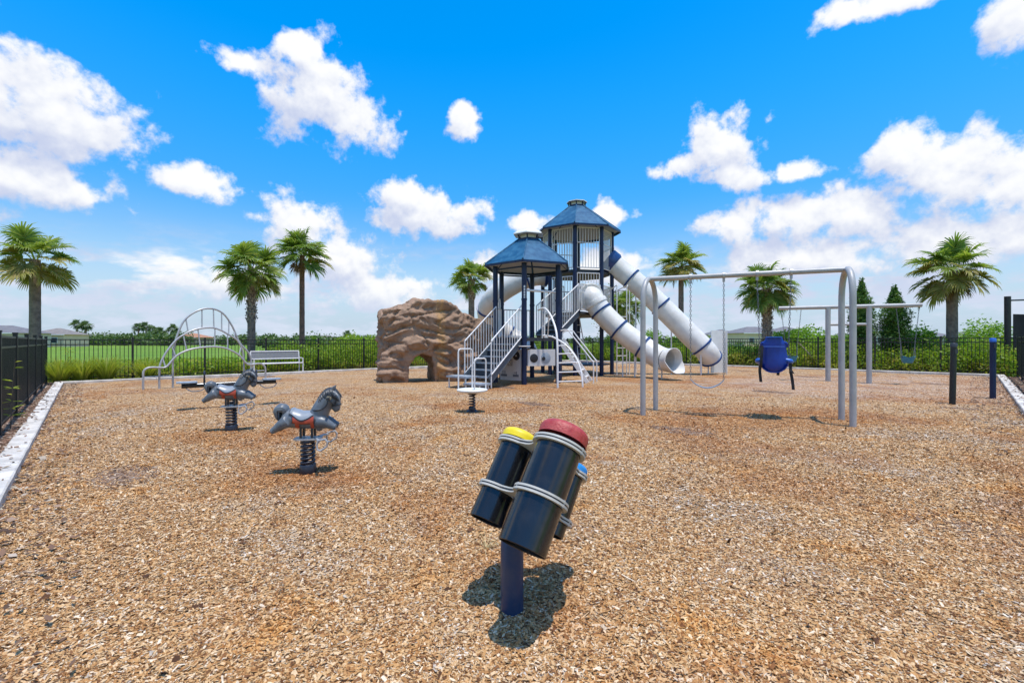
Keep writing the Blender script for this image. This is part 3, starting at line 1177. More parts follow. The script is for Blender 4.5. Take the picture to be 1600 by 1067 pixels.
# grab loops on the back left of the low deck
for k, off in ((4, 0.30), (4, 0.72)):
    pass
e0, e1 = HP[4], HP[5]
for t in (0.34, 0.62):
    c0 = e0.lerp(e1, t)
    dd = (e1 - e0).normalized() * 0.13
    pts = [up(c0 - dd, ZL)] + [up(c0 - dd, ZL + 1.15)] + [up(c0 + dd * math.cos(a) * -1, ZL + 1.15 + 0.16 * math.sin(a)) for a in np.linspace(0.3, math.pi - 0.3, 7)] + [up(c0 + dd, ZL + 1.15), up(c0 + dd, ZL)]
    MB().tube(pts, 0.016, 8).build('grab_loop', WR, tower)


def stairs(p0, p1, zb, zt, dirv, run, nsteps, rail_h=0.95, bottom_post=True, name='stairs'):
    """p0,p1: plan ends of the top edge; goes down along dirv"""
    st_mb = MB()
    e = (p1 - p0).normalized()
    ins = 0.10
    a, b = p0 + e * ins, p1 - e * ins
    for s in (a, b):
        q0, q1 = up(s, zt - 0.08), up(s + dirv * run, zb + 0.10)
        st_mb.bar(q0, q1, 0.035, 0.24)
    root = st_mb.build(name, 'step_grey', tower, 0)
    base = wloc(root)
    for k in range(nsteps):
        t = (k + 0.6) / nsteps
        z = zt + (zb - zt) * (k + 1) / (nsteps + 1)
        c = (a + b) / 2 + dirv * (run * t)
        w = (b - a).length - 0.05
        mb = MB()
        ang = math.atan2(e.y, e.x)
        mb.box((c.x, c.y, z - 0.02), (w, run / nsteps * 1.12, 0.04), ang)
        r = mb.build('step', 'step_grey', root, 0)
        nb = c + dirv * (run / nsteps * 0.57)
        MB().box((nb.x, nb.y, z - 0.016), (w, 0.018, 0.034), ang).build('step_nosing', 'plate_grey', r, 0)
        pb = c - dirv * (run / nsteps * 0.54)
        MB().box((pb.x, pb.y, z - 0.02 + (zt - zb) / (nsteps + 1) / 2 + 0.0), (w, 0.012, (zt - zb) / (nsteps + 1) - 0.05), ang).build('riser', 'deck_dark', r, 0)
    for s in (p0 + e * 0.06, p1 - e * 0.06):
        q = s + dirv * run
        ro = railing(s, q, zt + 0.06, zb + 0.22, rail_h, spacing=0.115, inset=0.03, name='stair_railing')
        if bottom_post:
            MB().tube([up(q - dirv * 0.03, 0.0), up(q - dirv * 0.03, zb + 0.22)], 0.019, 8).build('newel', WR, ro)
    return root


ndir = V(math.cos(R(-128.5)), math.sin(R(-128.5)), 0)
stairs(HP[5], HP[0], 0.12, ZL, ndir, 1.48, 6)
# stairs on to the middle deck of the tall tower
udir = V(math.cos(R(51.5)), math.sin(R(51.5)), 0)
hm = (HP[2] + HP[3]) / 2
om = (OP[5 + 1] + OP[7]) / 2
ue = (HP[3] - HP[2]).normalized()
tgt0, tgt1 = hm + udir * 1.55 - ue * 0.5, hm + udir * 1.55 + ue * 0.5
stairs(tgt1, tgt0, ZL - 0.05, ZM, -udir, 1.5, 5, bottom_post=False)
# bridge plate between stair head and the octagon
MB().box((hm.x + udir.x * 1.76, hm.y + udir.y * 1.76, ZM - 0.06), (0.42, 1.0, 0.08), R(51.5)).build('bridge_deck', 'deck_dark', tower, 0)
for s in (tgt0, tgt1):
    railing(s, s + udir * 0.45, ZM + 0.05, ZM + 0.05, 0.95, inset=0.02)

# transfer plates at the foot of the stairs
fe = (HP[0] - HP[5]).normalized()
f0 = (HP[5] + HP[0]) / 2 + ndir * 1.62
for (u, w, z, sx, sy) in ((-0.34, 0.12, 0.30, 0.78, 0.5), (0.34, 0.22, 0.13, 0.62, 0.46)):
    c = f0 + fe * u + ndir * w
    pl = MB().box((c.x, c.y, z), (sx, sy, 0.05), math.atan2(fe.y, fe.x)).build('transfer_plate', 'plate_grey', tower, 0)
    for a_ in (-1, 1):
        for b_ in (-1, 1):
            g_ = c + fe * (a_ * (sx / 2 - 0.06)) + ndir * (b_ * (sy / 2 - 0.06))
            MB().tube([up(g_, -0.05), up(g_, z - 0.025)], 0.02, 8).build('plate_leg', WR, pl)

# arched ladder in front of the low deck
adir = V(math.cos(R(-68.5)), math.sin(R(-68.5)), 0)
am = (HP[0] + HP[1]) / 2
ae = (HP[1] - HP[0]).normalized()
cl = MB()
railL = spline([V(0.80, 13.95, 2.26), V(0.97, 13.70, 2.30), V(1.10, 13.45, 2.14), V(1.19, 13.22, 1.90), V(1.25, 12.95, 1.62), V(1.27, 12.78, 1.30), V(1.27, 12.70, 0.80), V(1.27, 12.66, -0.05)], 5)
railR = spline([V(0.95, 13.98, 1.48), V(1.12, 13.88, 1.46), V(1.30, 13.75, 1.40), V(1.62, 13.50, 1.17), V(1.86, 13.22, 0.82), V(1.97, 13.02, 0.46), V(2.0, 12.92, 0.15), V(2.0, 12.90, -0.05)], 5)
cl.tube(railL, 0.030, 10)
arch = cl.build('arch_ladder', WR, tower)
MB().tube(railR, 0.028, 10).build('ladder_rail', WR, arch)


def at_z(path, z):
    for i in range(len(path) - 1):
        if path[i].z >= z >= path[i + 1].z:
            return path[i].lerp(path[i + 1], (path[i].z - z) / (path[i].z - path[i + 1].z + 1e-9))
    return path[0]


for z in (0.18, 0.44, 0.70, 0.95, 1.18):
    MB().tube([at_z(railL, z), at_z(railR, z)], 0.018, 8).build('rung', WR, arch)
for (a_, b_) in ((V(0.92, 13.86, 1.40), V(0.92, 13.80, 2.28)), (V(1.08, 13.80, 1.46), V(1.10, 13.45, 2.10))):
    MB().tube([a_, b_], 0.018, 8).build('ladder_stay', WR, arch)

# slanted ladder with handrails off the right face
sdir_ = V(math.cos(R(-18)), math.sin(R(-18)), 0)
sm_ = (HP[1] + HP[2]) / 2 + V(0.05, -0.1, 0)
se = V(-sdir_.y, sdir_.x, 0)
ld = MB()
for s in (-0.38, 0.38):
    c = sm_ + se * s
    ld.bar(up(c, 1.38), up(c + sdir_ * 0.92, 0.02), 0.05, 0.11)
    ld.tube(spline([up(c, 1.42), up(c, 1.60), up(c + sdir_ * 0.28, 1.66), up(c + sdir_ * 0.45, 1.48), up(c + sdir_ * 1.02, 0.76), up(c + sdir_ * 1.10, 0.62), up(c + sdir_ * 1.10, 0.0)], 4), 0.021, 8)
lo_ = ld.build('step_ladder', WR, tower)
for t in np.linspace(0.12, 0.88, 6):
    c = sm_ + sdir_ * (0.92 * t)
    z = 1.38 + (0.02 - 1.38) * t
    MB().box((c.x, c.y, z), (0.11, 0.74, 0.03), R(-18)).build('tread', WR, lo_, 0)

# activity panels below the low deck
fmid = (HP[5] + HP[0]) / 2
fo = math.atan2(fe.y, fe.x)


def face_mtx(c, e, z):
    return Matrix.Translation(up(c, z)) @ Matrix.Rotation(math.atan2(e.y, e.x), 4, 'Z')


pm = face_mtx(fmid, fe, 0)
pan = MB()
pan.prism([(-0.36, 0.10), (0.46, 0.10), (0.46, 1.05), (0.02, 1.05), (-0.36, 0.62)], -0.02, 0.02, pm @ Matrix.Rotation(R(90), 4, 'X')).build('activity_panel', 'panel_grey', tower, 0)
pan_o = [o for o in tower.children if o.name.startswith('activity_panel')][-1]


def disc(name, mtn, parent, mx, x, z, r, y=-0.02, th=0.02, n=20):
    q = mx @ Matrix.Translation((x, y, z)) @ Matrix.Rotation(R(90), 4, 'X')
    return MB().lathe([(0.001, 0), (r * 0.93, 0), (r, -0.004), (r, -0.5 * th)][::-1] + [], n, q @ Matrix.Translation((0, 0, th * 0.5))).build(name, mtn, parent)


disc('gear', 'black_hole', pan_o, pm, -0.16, 0.78, 0.10)
disc('gear', 'black_hole', pan_o, pm, 0.02, 0.76, 0.065)
g3 = disc('gear', 'black_hole', pan_o, pm, 0.29, 0.86, 0.135)
disc('gear_hub', 'panel_grey', pan_o, pm, 0.29, 0.86, 0.025, y=-0.032)
for (x, z, w, h) in ((-0.2, 0.25, 0.24, 0.07), (0.27, 0.25, 0.22, 0.07), (-0.16, 0.34, 0.02, 0.10), (-0.24, 0.34, 0.02, 0.10), (0.24, 0.34, 0.08, 0.02), (0.30, 0.33, 0.02, 0.10), (0.04, 0.56, 0.16, 0.015), (0.04, 0.74, 0.16, 0.012),
                     (-0.04, 0.65, 0.012, 0.19), (0.12, 0.65, 0.012, 0.19), (0.02, 0.67, 0.04, 0.03), (0.07, 0.62, 0.03, 0.03)):
    MB().box((0, 0, 0), (w, 0.008, h), mtx=pm.to_3x3()).build('raised_mark', 'panel_mark', pan_o, 0)
    o = [c for c in pan_o.children if c.name.startswith('raised_mark')][-1]
    o.location = (pm @ V(x, -0.026, z - h / 2)) - wloc(pan_o)
pm2 = face_mtx(am, ae, 0)
MB().prism([(-0.47, 0.55), (0.47, 0.55), (0.47, 1.06), (-0.47, 1.06)], -0.02, 0.02, pm2 @ Matrix.Rotation(R(90), 4, 'X')).build('bubble_panel', 'panel_grey', tower, 0)
bp = [o for o in tower.children if o.name.startswith('bubble_panel')][-1]
disc('port', 'black_hole', bp, pm2, -0.26, 0.79, 0.135)
disc('port_ring', 'plate_grey', bp, pm2, 0.14, 0.79, 0.165)
disc('port_hole', 'black_hole', bp, pm2, 0.06, 0.77, 0.06, y=-0.031)
# half table fixed to the front post, and the white warning sticker
MB().lathe([(0.001, 0), (0.19, 0), (0.20, -0.015), (0.19, -0.03), (0.001, -0.03)][::-1], 24, Matrix.Translation(up(HP[0], 1.17))).build('shelf', 'panel_grey', tower)
stk_ = MB()
for i in range(5):
    stk_.box((HP[0].x + 0.006, HP[0].y - 0.0815, 2.62 + i * 0.085), (0.045, 0.004, 0.066))
stk_.build('warning_sticker', 'trim_white', tower, 0)
# white T-shaped bar by the low deck
tb = HP[1].lerp(HP[2], 0.1)
tz = MB()
tz.tube([up(HP[0] + V(0.10, 0.05, 0), 2.86), up(HP[1] + V(-0.08, 0, 0), 2.84)], 0.035, 10)
tz.tube([up(am + ae * 0.1, ZL), up(am + ae * 0.1, 2.84)], 0.03, 10)
tz.build('grab_bar', WR, tower)
# low dark rail round the foot of the tall tower is the lowest deck; climbing ladder and pole on its right
rdir = (OP[3] - octc).normalized()
lx = OP[2].lerp(OP[3], 0.5) + V(0.62, -0.25, 0)
ldr = MB()
la, lb = V(4.02, 17.45, 0), V(4.42, 17.55, 0)
ldr.tube(spline([up(OP[3] + V(-0.2, -0.3, 0), 3.05), up(la + V(0, 0.2, 0), 3.45), up(la, 3.3), up(la, 2.4), up(la, -0.05)], 5), 0.021, 8)
ldr.tube(spline([up(OP[3] + V(0, -0.1, 0), 3.05), up(lb + V(0, 0.2, 0), 3.45), up(lb, 3.3), up(lb, 2.4), up(lb, -0.05)], 5), 0.021, 8)
ldo = ldr.build('climbing_ladder', WR, tower)
for z in (0.45, 0.75, 1.05, 1.35, 1.65, 1.95, 2.25):
    MB().tube([up(la, z), up(lb, z)], 0.016, 8).build('rung', WR, ldo)
MB().tube([up(V(4.62, 17.9, 0), -0.05), up(V(4.62, 17.9, 0), 3.3), up(OP[3], 3.4)], 0.022, 8).build('fire_pole', WR, tower)
rl = MB()
for s in (-0.16, 0.16):
    rl.tube([V(2.50 + s * 0.7, 17.9, ZM), V(2.72 + s, 17.35, 0.45)], 0.022, 8)
rlo = rl.build('inner_ladder', WR, tower)
for t in np.linspace(0.1, 0.95, 7):
    MB().tube([V(2.50 - 0.112, 17.9, ZM).lerp(V(2.56, 17.35, 0.45), t), V(2.50 + 0.112, 17.9, ZM).lerp(V(2.88, 17.35, 0.45), t)], 0.016, 8).build('rung', WR, rlo)


def tube_slide(path, r, rings, legs, sub=8, label=None, hood=False, open_end=True):
    pts = spline(path, sub)
    mb = MB()
    mb.tube(pts, r, 28, caps=False)
    # inner wall so that the tube has thickness
    mb2 = MB()
    mb2.tube(pts, r - 0.012, 28, caps=False)
    o0 = len(mb.v)
    mb.add(mb2.v, [tuple(reversed(f)) for f in mb2.f])
    N = len(pts)
    for k in range(28):
        k2 = (k + 1) % 28
        a = (N - 1) * 28
        mb.f.append((a + k, a + k2, o0 + a + k2, o0 + a + k))
    o = mb.build('tube_slide', 'slide', tower)
    for t in rings:
        i = min(int(t * (N - 1)), N - 2)
        d = (pts[i + 1] - pts[max(i - 1, 0)]).normalized()
        mx = axis_mtx(pts[i], d)
        MB().lathe([(r - 0.005, -0.034), (r + 0.040, -0.034), (r + 0.040, 0.034), (r - 0.005, 0.034)], 28, mx).build('joint_ring', 'ring_blue', o)
        MB().lathe([(r - 0.005, -0.006), (r + 0.054, -0.006), (r + 0.054, 0.006), (r - 0.005, 0.006)], 28, mx).build('ring_flange', 'ring_blue', o)
    for (x, y, zt) in legs:
        MB().tube([(x, y, -0.1), (x, y, zt)], 0.026, 8).build('support_leg', WR, o)
    # moulded seam along the tube
    return o, pts


# lower slide, out of the front face and to the right
mid_f = (OP[0] + OP[1]) / 2
s0 = up(mid_f + V(0.03, 0.05, 0), 2.98)
path = [s0, V(3.0, 17.08, 2.95), V(3.32, 16.95, 2.42), V(3.94, 16.72, 1.74), V(4.72, 16.42, 1.10), V(5.10, 16.15, 0.80), V(5.28, 15.92, 0.69), V(5.36, 15.75, 0.66)]
sl, pp = tube_slide(path, 0.40, (0.295, 0.43, 0.575), ((4.05, 16.65, 1.35), (4.45, 16.5, 1.0), (5.25, 15.95, 0.35)))
MB().prism([(mid_f.x - 0.46, -0.46), (mid_f.x + 0.46, -0.46), (mid_f.x + 0.46, 0.50), (mid_f.x - 0.46, 0.50)], -0.02, 0.02,
           Matrix.Translation((0, mid_f.y - 0.02, 2.95)) @ Matrix.Rotation(R(90), 4, 'X')).build('entry_panel', 'panel_grey', sl, 0)
q1 = pp[6]
MB().lathe([(0.40, -0.02), (0.47, -0.02), (0.50, 0.06), (0.47, 0.14), (0.40, 0.14)], 28, axis_mtx(pp[5], pp[6] - pp[4])).build('entry_collar', 'slide', sl)


MB().lathe([(0.39, -0.09), (0.435, -0.08), (0.445, 0.0), (0.435, 0.08), (0.39, 0.09)], 28, axis_mtx(pp[12], pp[13] - pp[11])).build('tube_collar', 'slide', sl)
# flared exit with a flat lip
def exit_hood(parent, base, d, r):
    d = Vector(d).normalized()
    rgt = d.cross(V(0, 0, 1)).normalized()
    upv = rgt.cross(d)
    mb = MB()
    rings_ = []
    n = 28
    for (t, sc) in ((0.0, 1.0), (0.12, 1.04), (0.22, 1.09), (0.28, 1.13)):
        row = []
        for k in range(n):
            a = 2 * math.pi * k / n
            rr = r * sc
            off = upv * (math.sin(a) * rr) + rgt * (math.cos(a) * rr)
            # the bottom reaches further out than the top
            ext = t * (1.0 + 1.2 * max(0, -math.sin(a)))
            p = base + d * ext + off
            if t > 0.25 and math.sin(a) < 0:
                p.z = max(p.z, base.z - r * 1.08)
            row.append(p)
        rings_.append(row)
    vs = [p for row in rings_ for p in row]
    vs_in = []
    for i, row in enumerate(rings_):
        cen = sum(row, Vector()) / n
        vs_in += [p + (cen - p).normalized() * 0.02 for p in row]
    fs = []
    L = len(rings_)
    for i in range(L - 1):
        for k in range(n):
            k2 = (k + 1) % n
            fs.append((i * n + k, i * n + k2, (i + 1) * n + k2, (i + 1) * n + k))
    o0 = len(vs)
    fs += [tuple(o0 + x for x in reversed(f)) for f in fs]
    for k in range(n):
        k2 = (k + 1) % n
        fs.append(((L - 1) * n + k, (L - 1) * n + k2, o0 + (L - 1) * n + k2, o0 + (L - 1) * n + k))
    mb.add(vs + vs_in, fs)
    return mb.build('exit_hood', 'slide', parent)


exit_hood(sl, pp[-1], V(0.52, -0.85, -0.08), 0.40)

# tall straight slide on the right
e3 = (OP[2] + OP[3]) / 2
s1 = V(3.95, 18.45, 4.55)
path = [s1, V(4.42, 18.37, 4.14), V(5.2, 18.15, 3.42), V(6.1, 17.92, 2.46), V(6.9, 17.72, 1.58), V(7.45, 17.58, 0.98), V(7.72, 17.72, 0.66)]
sr, pp2 = tube_slide(path, 0.41, (0.26, 0.46, 0.80), ((4.95, 18.2, 3.4), (6.25, 17.85, 2.0), (7.2, 17.35, 0.8), (7.30, 17.55, 0.8), (7.72, 17.9, 0.4)))
MB().lathe([(0.47, -0.30), (0.47, 0.02), (0.42, 0.10), (0.40, 0.10)], 28, axis_mtx(pp2[3], pp2[4] - pp2[2])).build('entry_collar', 'ring_blue', sr)
MB().lathe([(0.40, -0.03), (0.445, -0.03), (0.445, 0.03), (0.38, 0.03)], 28, axis_mtx(pp2[-1], pp2[-1] - pp2[-3])).build('joint_ring', 'ring_blue', sr)
# pale sheet panel standing behind its foot
MB().box((8.18, 18.0, 0.9), (0.66, 0.05, 1.66), R(8)).build('side_panel', 'cream', sr, 0)
for x in (8.47,):
    MB().tube([(x, 17.95, -0.1), (x, 17.95, 1.7)], 0.025, 8).build('panel_post', WR, sr)
# spiral slide on the left
path = [V(1.45, 18.55, 4.05), V(0.75, 18.45, 3.95), V(0.0, 18.5, 3.62), V(-0.72, 18.75, 3.12), V(-1.05, 19.4, 2.52), V(-0.72, 20.1, 1.95), V(0.05, 20.3, 1.45), V(0.6, 19.8, 1.0), V(0.65, 19.2, 0.65)]
sq, pp3 = tube_slide(path, 0.44, (0.17, 0.47, 0.72, 0.97), ((-1.1, 19.3, 2.2), (0.0, 20.3, 1.1)))
MB().lathe([(0.44, -0.02), (0.52, -0.02), (0.52, 0.08), (0.44, 0.08)], 28, axis_mtx(pp3[2], pp3[3] - pp3[1])).build('entry_collar', 'ring_blue', sq)

# ------------------------------------------------------------------ climbing rock
def rock():
    poly = [(0.20, -0.12), (0.10, .4), (0.16, .9), (.20, 1.3), (.16, 1.8), (0.16, 2.24), (.40, 2.30), (.8, 2.45), (1.2, 2.57), (2.0, 2.57), (2.45, 2.42), (2.75, 2.16),
            (2.95, 2.16), (3.3, 2.0), (3.6, 1.7), (3.72, 1.0), (3.78, -0.12), (1.76, -0.12), (1.74, .5), (1.62, .80), (1.34, .93), (1.06, .82), (.90, .48), (.87, -0.12)]
    e = V(0.92, 0.39, 0).normalized()
    nb = V(-e.y, e.x, 0)
    o = V(-4.07, 13.95, 0)
    from mathutils.geometry import tessellate_polygon
    tris = tessellate_polygon([[Vector((x, z, 0)) for x, z in poly]])
    vs = []
    for t in (0.0, 1.25):
        vs += [o + e * x + nb * t + V(0, 0, z) for x, z in poly]
    n = len(poly)
    fs = [tuple(t) for t in tris] + [tuple(n + i for i in reversed(t)) for t in tris]
    fs += [(i, (i + 1) % n, n + (i + 1) % n, n + i) for i in range(n)]
    me = bpy.data.meshes.new('rk')
    me.from_pydata([tuple(v) for v in vs], [], fs)
    me.update()
    import bmesh
    bm = bmesh.new()
    bm.from_mesh(me)
    bmesh.ops.recalc_face_normals(bm, faces=bm.faces)
    bm.to_mesh(me)
    bm.free()
    me = remesh(me, 0.033, 5)
    nv = len(me.vertices)
    co = np.empty(nv * 3, dtype=np.float32)
    me.vertices.foreach_get('co', co)
    no = np.empty(nv * 3, dtype=np.float32)
    me.vertices.foreach_get('normal', no)
    co = co.reshape(-1, 3)
    no = no.reshape(-1, 3)
    out = co.copy()
    for i in range(nv):
        p = Vector(co[i])
        q = Vector((p.x * 1.1, p.y * 1.1, p.z * 2.1 + 0.35 * p.x))
        wv = Vector((mnoise.noise(p * 0.9), mnoise.noise(p * 0.9 + V(7, 0, 0)), mnoise.noise(p * 0.9 + V(0, 9, 0)))) * 0.45
        qq = Vector((p.x, p.y, p.z * 1.9)) + wv
        a = mnoise.fractal(qq * 0.85 + V(3, 1, 7), 1.0, 2.0, 3)
        r1 = 1.0 - 2.0 * abs(mnoise.noise(qq * 1.25 + V(11, 2, 5)))
        r2 = 1.0 - 2.0 * abs(mnoise.noise(qq * 2.7 + V(4, 9, 1)))
        r3 = 1.0 - 2.0 * abs(mnoise.noise(qq * 5.6 + V(2, 3, 8)))
        c = mnoise.fractal(p * 8.0, 1.0, 2.0, 3)
        w = (p - o).dot(e)
        dist = 1.0
        dz = p.z
        # keep the tunnel open
        if 0.75 < w < 1.8 and dz < 1.0:
            dist = 0.4
        k1 = (1.0 - abs(mnoise.noise(qq * 1.35 + V(21, 4, 3)))) ** 9
        k2 = (1.0 - abs(mnoise.noise(qq * 2.9 + V(1, 14, 6)))) ** 8
        disp = (0.13 * a + 0.09 * r1 + 0.050 * r2 + 0.020 * r3 + 0.018 * c - 0.12 * k1 - 0.03 * k2 + 0.0) * dist
        # boulder ledges
        disp += 0.022 * math.sin(7.5 * (p.z + 0.25 * mnoise.noise(p * 1.3))) * dist
        out[i] = co[i] + no[i] * disp
        if p.z > 2.3:
            out[i][2] += 0.03 * a
    me.vertices.foreach_set('co', out.reshape(-1))
    me.materials.clear()
    finish(me, 0)
    me.polygons.foreach_set('use_smooth', np.ones(len(me.polygons), dtype=bool))
    ob = link('climbing_rock', me, 'rock')
    base = V(-2.6, 15.0, 0)
    me.transform(Matrix.Translation(-base))
    ob.location = base
    tag(ob, 'brown artificial climbing boulder with a low tunnel through it', 'climbing rock')


rock()

# ------------------------------------------------------------------ arch swing
def swing_frame():
    L, Rr = V(2.52, 8.34, 0), V(5.30, 7.20, 0)
    d = (Rr - L).normalized()
    nrm = V(0.53, 0.85, 0).normalized()
    root = thing('swing_frame', 'grey steel arched swing frame with a single top beam', 'swing set', ((L.x + Rr.x) / 2, (L.y + Rr.y) / 2, 0))
    for c, nrm in ((L, V(0.57, 0.82, 0).normalized()), (Rr, V(0.42, 0.91, 0).normalized())):
        w, H, rr = 0.36, 2.44, 0.30
        pts = [up(c - nrm * w, -0.1), up(c - nrm * w, 0.8), up(c - nrm * w, H - 0.55)]
        for a in np.linspace(0.12, math.pi - 0.12, 13):
            pts.append(up(c - nrm * (w * math.cos(a)), H - 0.50 + 0.50 * math.sin(a) ** 0.85))
        pts += [up(c + nrm * w, H - 0.55), up(c + nrm * w, 0.8), up(c + nrm * w, -0.1)]
        MB().tube(pts, 0.046, 16).build('arch_leg', 'steel_grey', root)
    MB().tube([up(L, 2.44), up(Rr, 2.44)], 0.044, 16).build('top_beam', 'steel_grey', root)
    for t in (0.233, 0.411, 0.581, 0.746):
        c = L.lerp(Rr, t)
        MB().tube([up(c, 2.40), up(c, 2.33)], 0.022, 8).lathe([(0.058, -0.02), (0.058, 0.02), (0.047, 0.02)], 16, axis_mtx(up(c, 2.44), d)).build('hanger', 'galv', root)
    return L, Rr, d, V(-d.y, d.x, 0)


SL, SR, sd, sn = swing_frame()


def chain(pa, pb, parent, r=0.0042, link_len=0.042):
    pa, pb = Vector(pa), Vector(pb)
    d = pb - pa
    n = max(2, int(d.length / link_len))
    d.normalize()
    s = d.cross(V(0.3, 1, 0)).normalized()
    t = d.cross(s)
    mb = MB()
    for k in range(n):
        c = pa.lerp(pb, (k + 0.5) / n)
        w = s if k % 2 else t
        ring = []
        for a in range(8):
            th = 2 * math.pi * a / 8
            ring.append(c + d * (math.cos(th) * link_len * 0.62) + w * (math.sin(th) * 0.013))
        mb.tube(ring, r, 5, closed=True)
    return mb.build('chain', 'chain', parent, 60)


def belt_swing():
    a, b = SL.lerp(SR, 0.233), SL.lerp(SR, 0.411)
    root = thing('belt_swing', 'thin grey belt swing hanging on two long chains', 'swing', ((a.x + b.x) / 2, (a.y + b.y) / 2, 0.45))
    chain(up(a, 2.33), up(a, 0.64), root)
    chain(up(b, 2.33), up(b, 0.64), root)
    vs, fs = [], []
    n = 14
    for i in range(n + 1):
        t = i / n
        c = a.lerp(b, t)
        z = 0.64 - 0.145 * math.sin(math.pi * t) ** 0.75
        w = 0.055 + 0.025 * math.sin(math.pi * t)
        for s, dz in ((-1, 0), (1, 0), (1, -0.012), (-1, -0.012)):
            q = up(c + sn * (w * s), z + dz)
            vs.append(q)
    for i in range(n):
        for k in range(4):
            fs.append((i * 4 + k, i * 4 + (k + 1) % 4, i * 4 + 4 + (k + 1) % 4, i * 4 + 4 + k))
    fs += [(3, 2, 1, 0), (n * 4, n * 4 + 1, n * 4 + 2, n * 4 + 3)]
    MB().add(vs, fs).build('belt_seat', 'belt_grey', root)


belt_swing()


def chair_swing():
    a, b = SL.lerp(SR, 0.581), SL.lerp(SR, 0.746)
    c = a.lerp(b, 0.5)
    root = thing('chair_swing', 'bright blue high-backed harness swing seat with dangling black straps', 'swing', (c.x, c.y, 0.75))
    # local frame: ex to the right as the camera sees it, ey away from the camera (the chair faces away)
    ey = V(0.50, 0.866, 0).normalized()
    ex = V(ey.y, -ey.x, 0)

    def P(x, y, z):
        return c + ex * x + ey * y + V(0, 0, z)
    # back shell: outline half-width by height
    prof = [(0.785, 0.04), (0.795, 0.10), (0.83, 0.160), (0.88, 0.190), (0.95, 0.203), (1.02, 0.200), (1.10, 0.188), (1.18, 0.178), (1.24, 0.184), (1.27, 0.176), (1.30, 0.150), (1.325, 0.130), (1.355, 0.124), (1.368, 0.118)]
    prof = [(z, w) for z, w in prof]
    nx = 12
    mb = MB()
    front, back = [], []
    for (z, w) in prof:
        t = (z - 0.785) / 0.58
        lean = -0.10 + 0.02 * t + 0.16 * max(0, (0.87 - z) / 0.1) ** 2 * 0.5
        for i in range(nx + 1):
            s = -1 + 2 * i / nx
            y = lean + 0.11 * abs(s) ** 2.4 * (1 - 0.3 * t)
            front.append(P(s * w, y, z))
            back.append(P(s * w * 0.985, y + 0.02, z))
    vs = front + back
    o0 = len(front)
    fs = []
    for j in range(len(prof) - 1):
        for i in range(nx):
            q = j * (nx + 1) + i
            fs.append((q, q + 1, q + nx + 2, q + nx + 1))
    fs += [tuple(o0 + k for k in reversed(f)) for f in list(fs)]
    J = len(prof) - 1
    for j in range(J):
        for i in (0, nx):
            q, q2 = j * (nx + 1) + i, (j + 1) * (nx + 1) + i
            fs.append((q, q2, o0 + q2, o0 + q))
    for j in (0, J):
        for i in range(nx):
            q = j * (nx + 1) + i
            fs.append((q, q + 1, o0 + q + 1, o0 + q))
    sh = MB().add(vs, fs).build('back_shell', 'seat_blue', root, 50)
    MB().tube([P(-0.20, -0.0, 1.00), P(-0.15, -0.115, 1.215), P(0.15, -0.115, 1.215), P(0.20, -0.0, 1.00)][1:3], 0.005, 6).build('moulded_line', 'seat_blue_edge', sh)
    MB().box(P(0, -0.07, 1.372), (0.24, 0.08, 0.016), mtx=Matrix((ex, ey, V(0, 0, 1))).transposed()).build('top_lip', 'seat_blue_edge', sh, 0)
    # bucket seat, hip wings and leg horn in front
    seat = MB()
    rows = []
    for t in np.linspace(0, 1, 9):
        y = -0.06 + 0.46 * t
        zc = 0.80 - 0.02 * math.sin(math.pi * t) + 0.05 * t
        rows.append([P(s * (0.20 - 0.03 * t), y, zc + 0.13 * abs(s) ** 3 * (1 - 0.6 * t)) for s in np.linspace(-1, 1, 11)])
    vs = [q for r_ in rows for q in r_]
    nn = len(vs)
    vs += [q - V(0, 0, 0.02) for q in vs]
    fs = []
    for j in range(8):
        for i in range(10):
            q = j * 11 + i
            fs.append((q, q + 1, q + 12, q + 11))
    fs += [tuple(nn + k for k in reversed(f)) for f in list(fs)]
    for j in range(8):
        for i in (0, 10):
            q = j * 11 + i
            fs.append((q, q + 11, nn + q + 11, nn + q))
    for j in (0, 8):
        for i in range(10):
            q = j * 11 + i
            fs.append((q, q + 1, nn + q + 1, nn + q))
    seat.add(vs, fs).build('seat_pan', 'seat_blue', root, 50)
    for s in (-1, 1):
        MB().tube(spline([P(s * 0.17, -0.0, 1.00), P(s * 0.225, 0.0, 0.985), P(s * 0.245, 0.05, 0.97), P(s * 0.24, 0.2, 0.95), P(s * 0.2, 0.33, 0.9)], 4), [0.03] * 4 + [0.036] * 9 + [0.03] * 4, 10).build('hip_wing', 'seat_blue_edge', root)
        MB().tube(spline([P(s * 0.14, 0.0, 1.285), P(s * 0.178, 0.0, 1.265), P(s * 0.188, 0.05, 1.22)], 4), 0.022, 8).build('shoulder_lug', 'seat_blue', root)
    MB().tube(spline([P(0, 0.36, 0.84), P(0, 0.40, 0.95), P(0, 0.37, 1.06)], 4), 0.04, 10).build('leg_horn', 'seat_blue', root)

    def strap(pts, w=0.022):
        pts = spline(pts, 4)
        vs, fs = [], []
        for p in pts:
            for s, o_ in ((-1, 0), (1, 0), (1, 0.006), (-1, 0.006)):
                vs.append(p + ex * (s * w) + ey * o_)
        for i in range(len(pts) - 1):
            for k in range(4):
                fs.append((i * 4 + k, i * 4 + (k + 1) % 4, i * 4 + 4 + (k + 1) % 4, i * 4 + 4 + k))
        MB().add(vs, fs).build('strap', 'strap_black', root)
    strap([P(-0.168, -0.085, 1.23), P(-0.178, -0.10, 1.1), P(-0.185, -0.10, 0.95), P(-0.19, -0.07, 0.86)])
    strap([P(-0.20, -0.02, 0.90), P(-0.205, -0.04, 0.80), P(-0.19, -0.03, 0.62)])
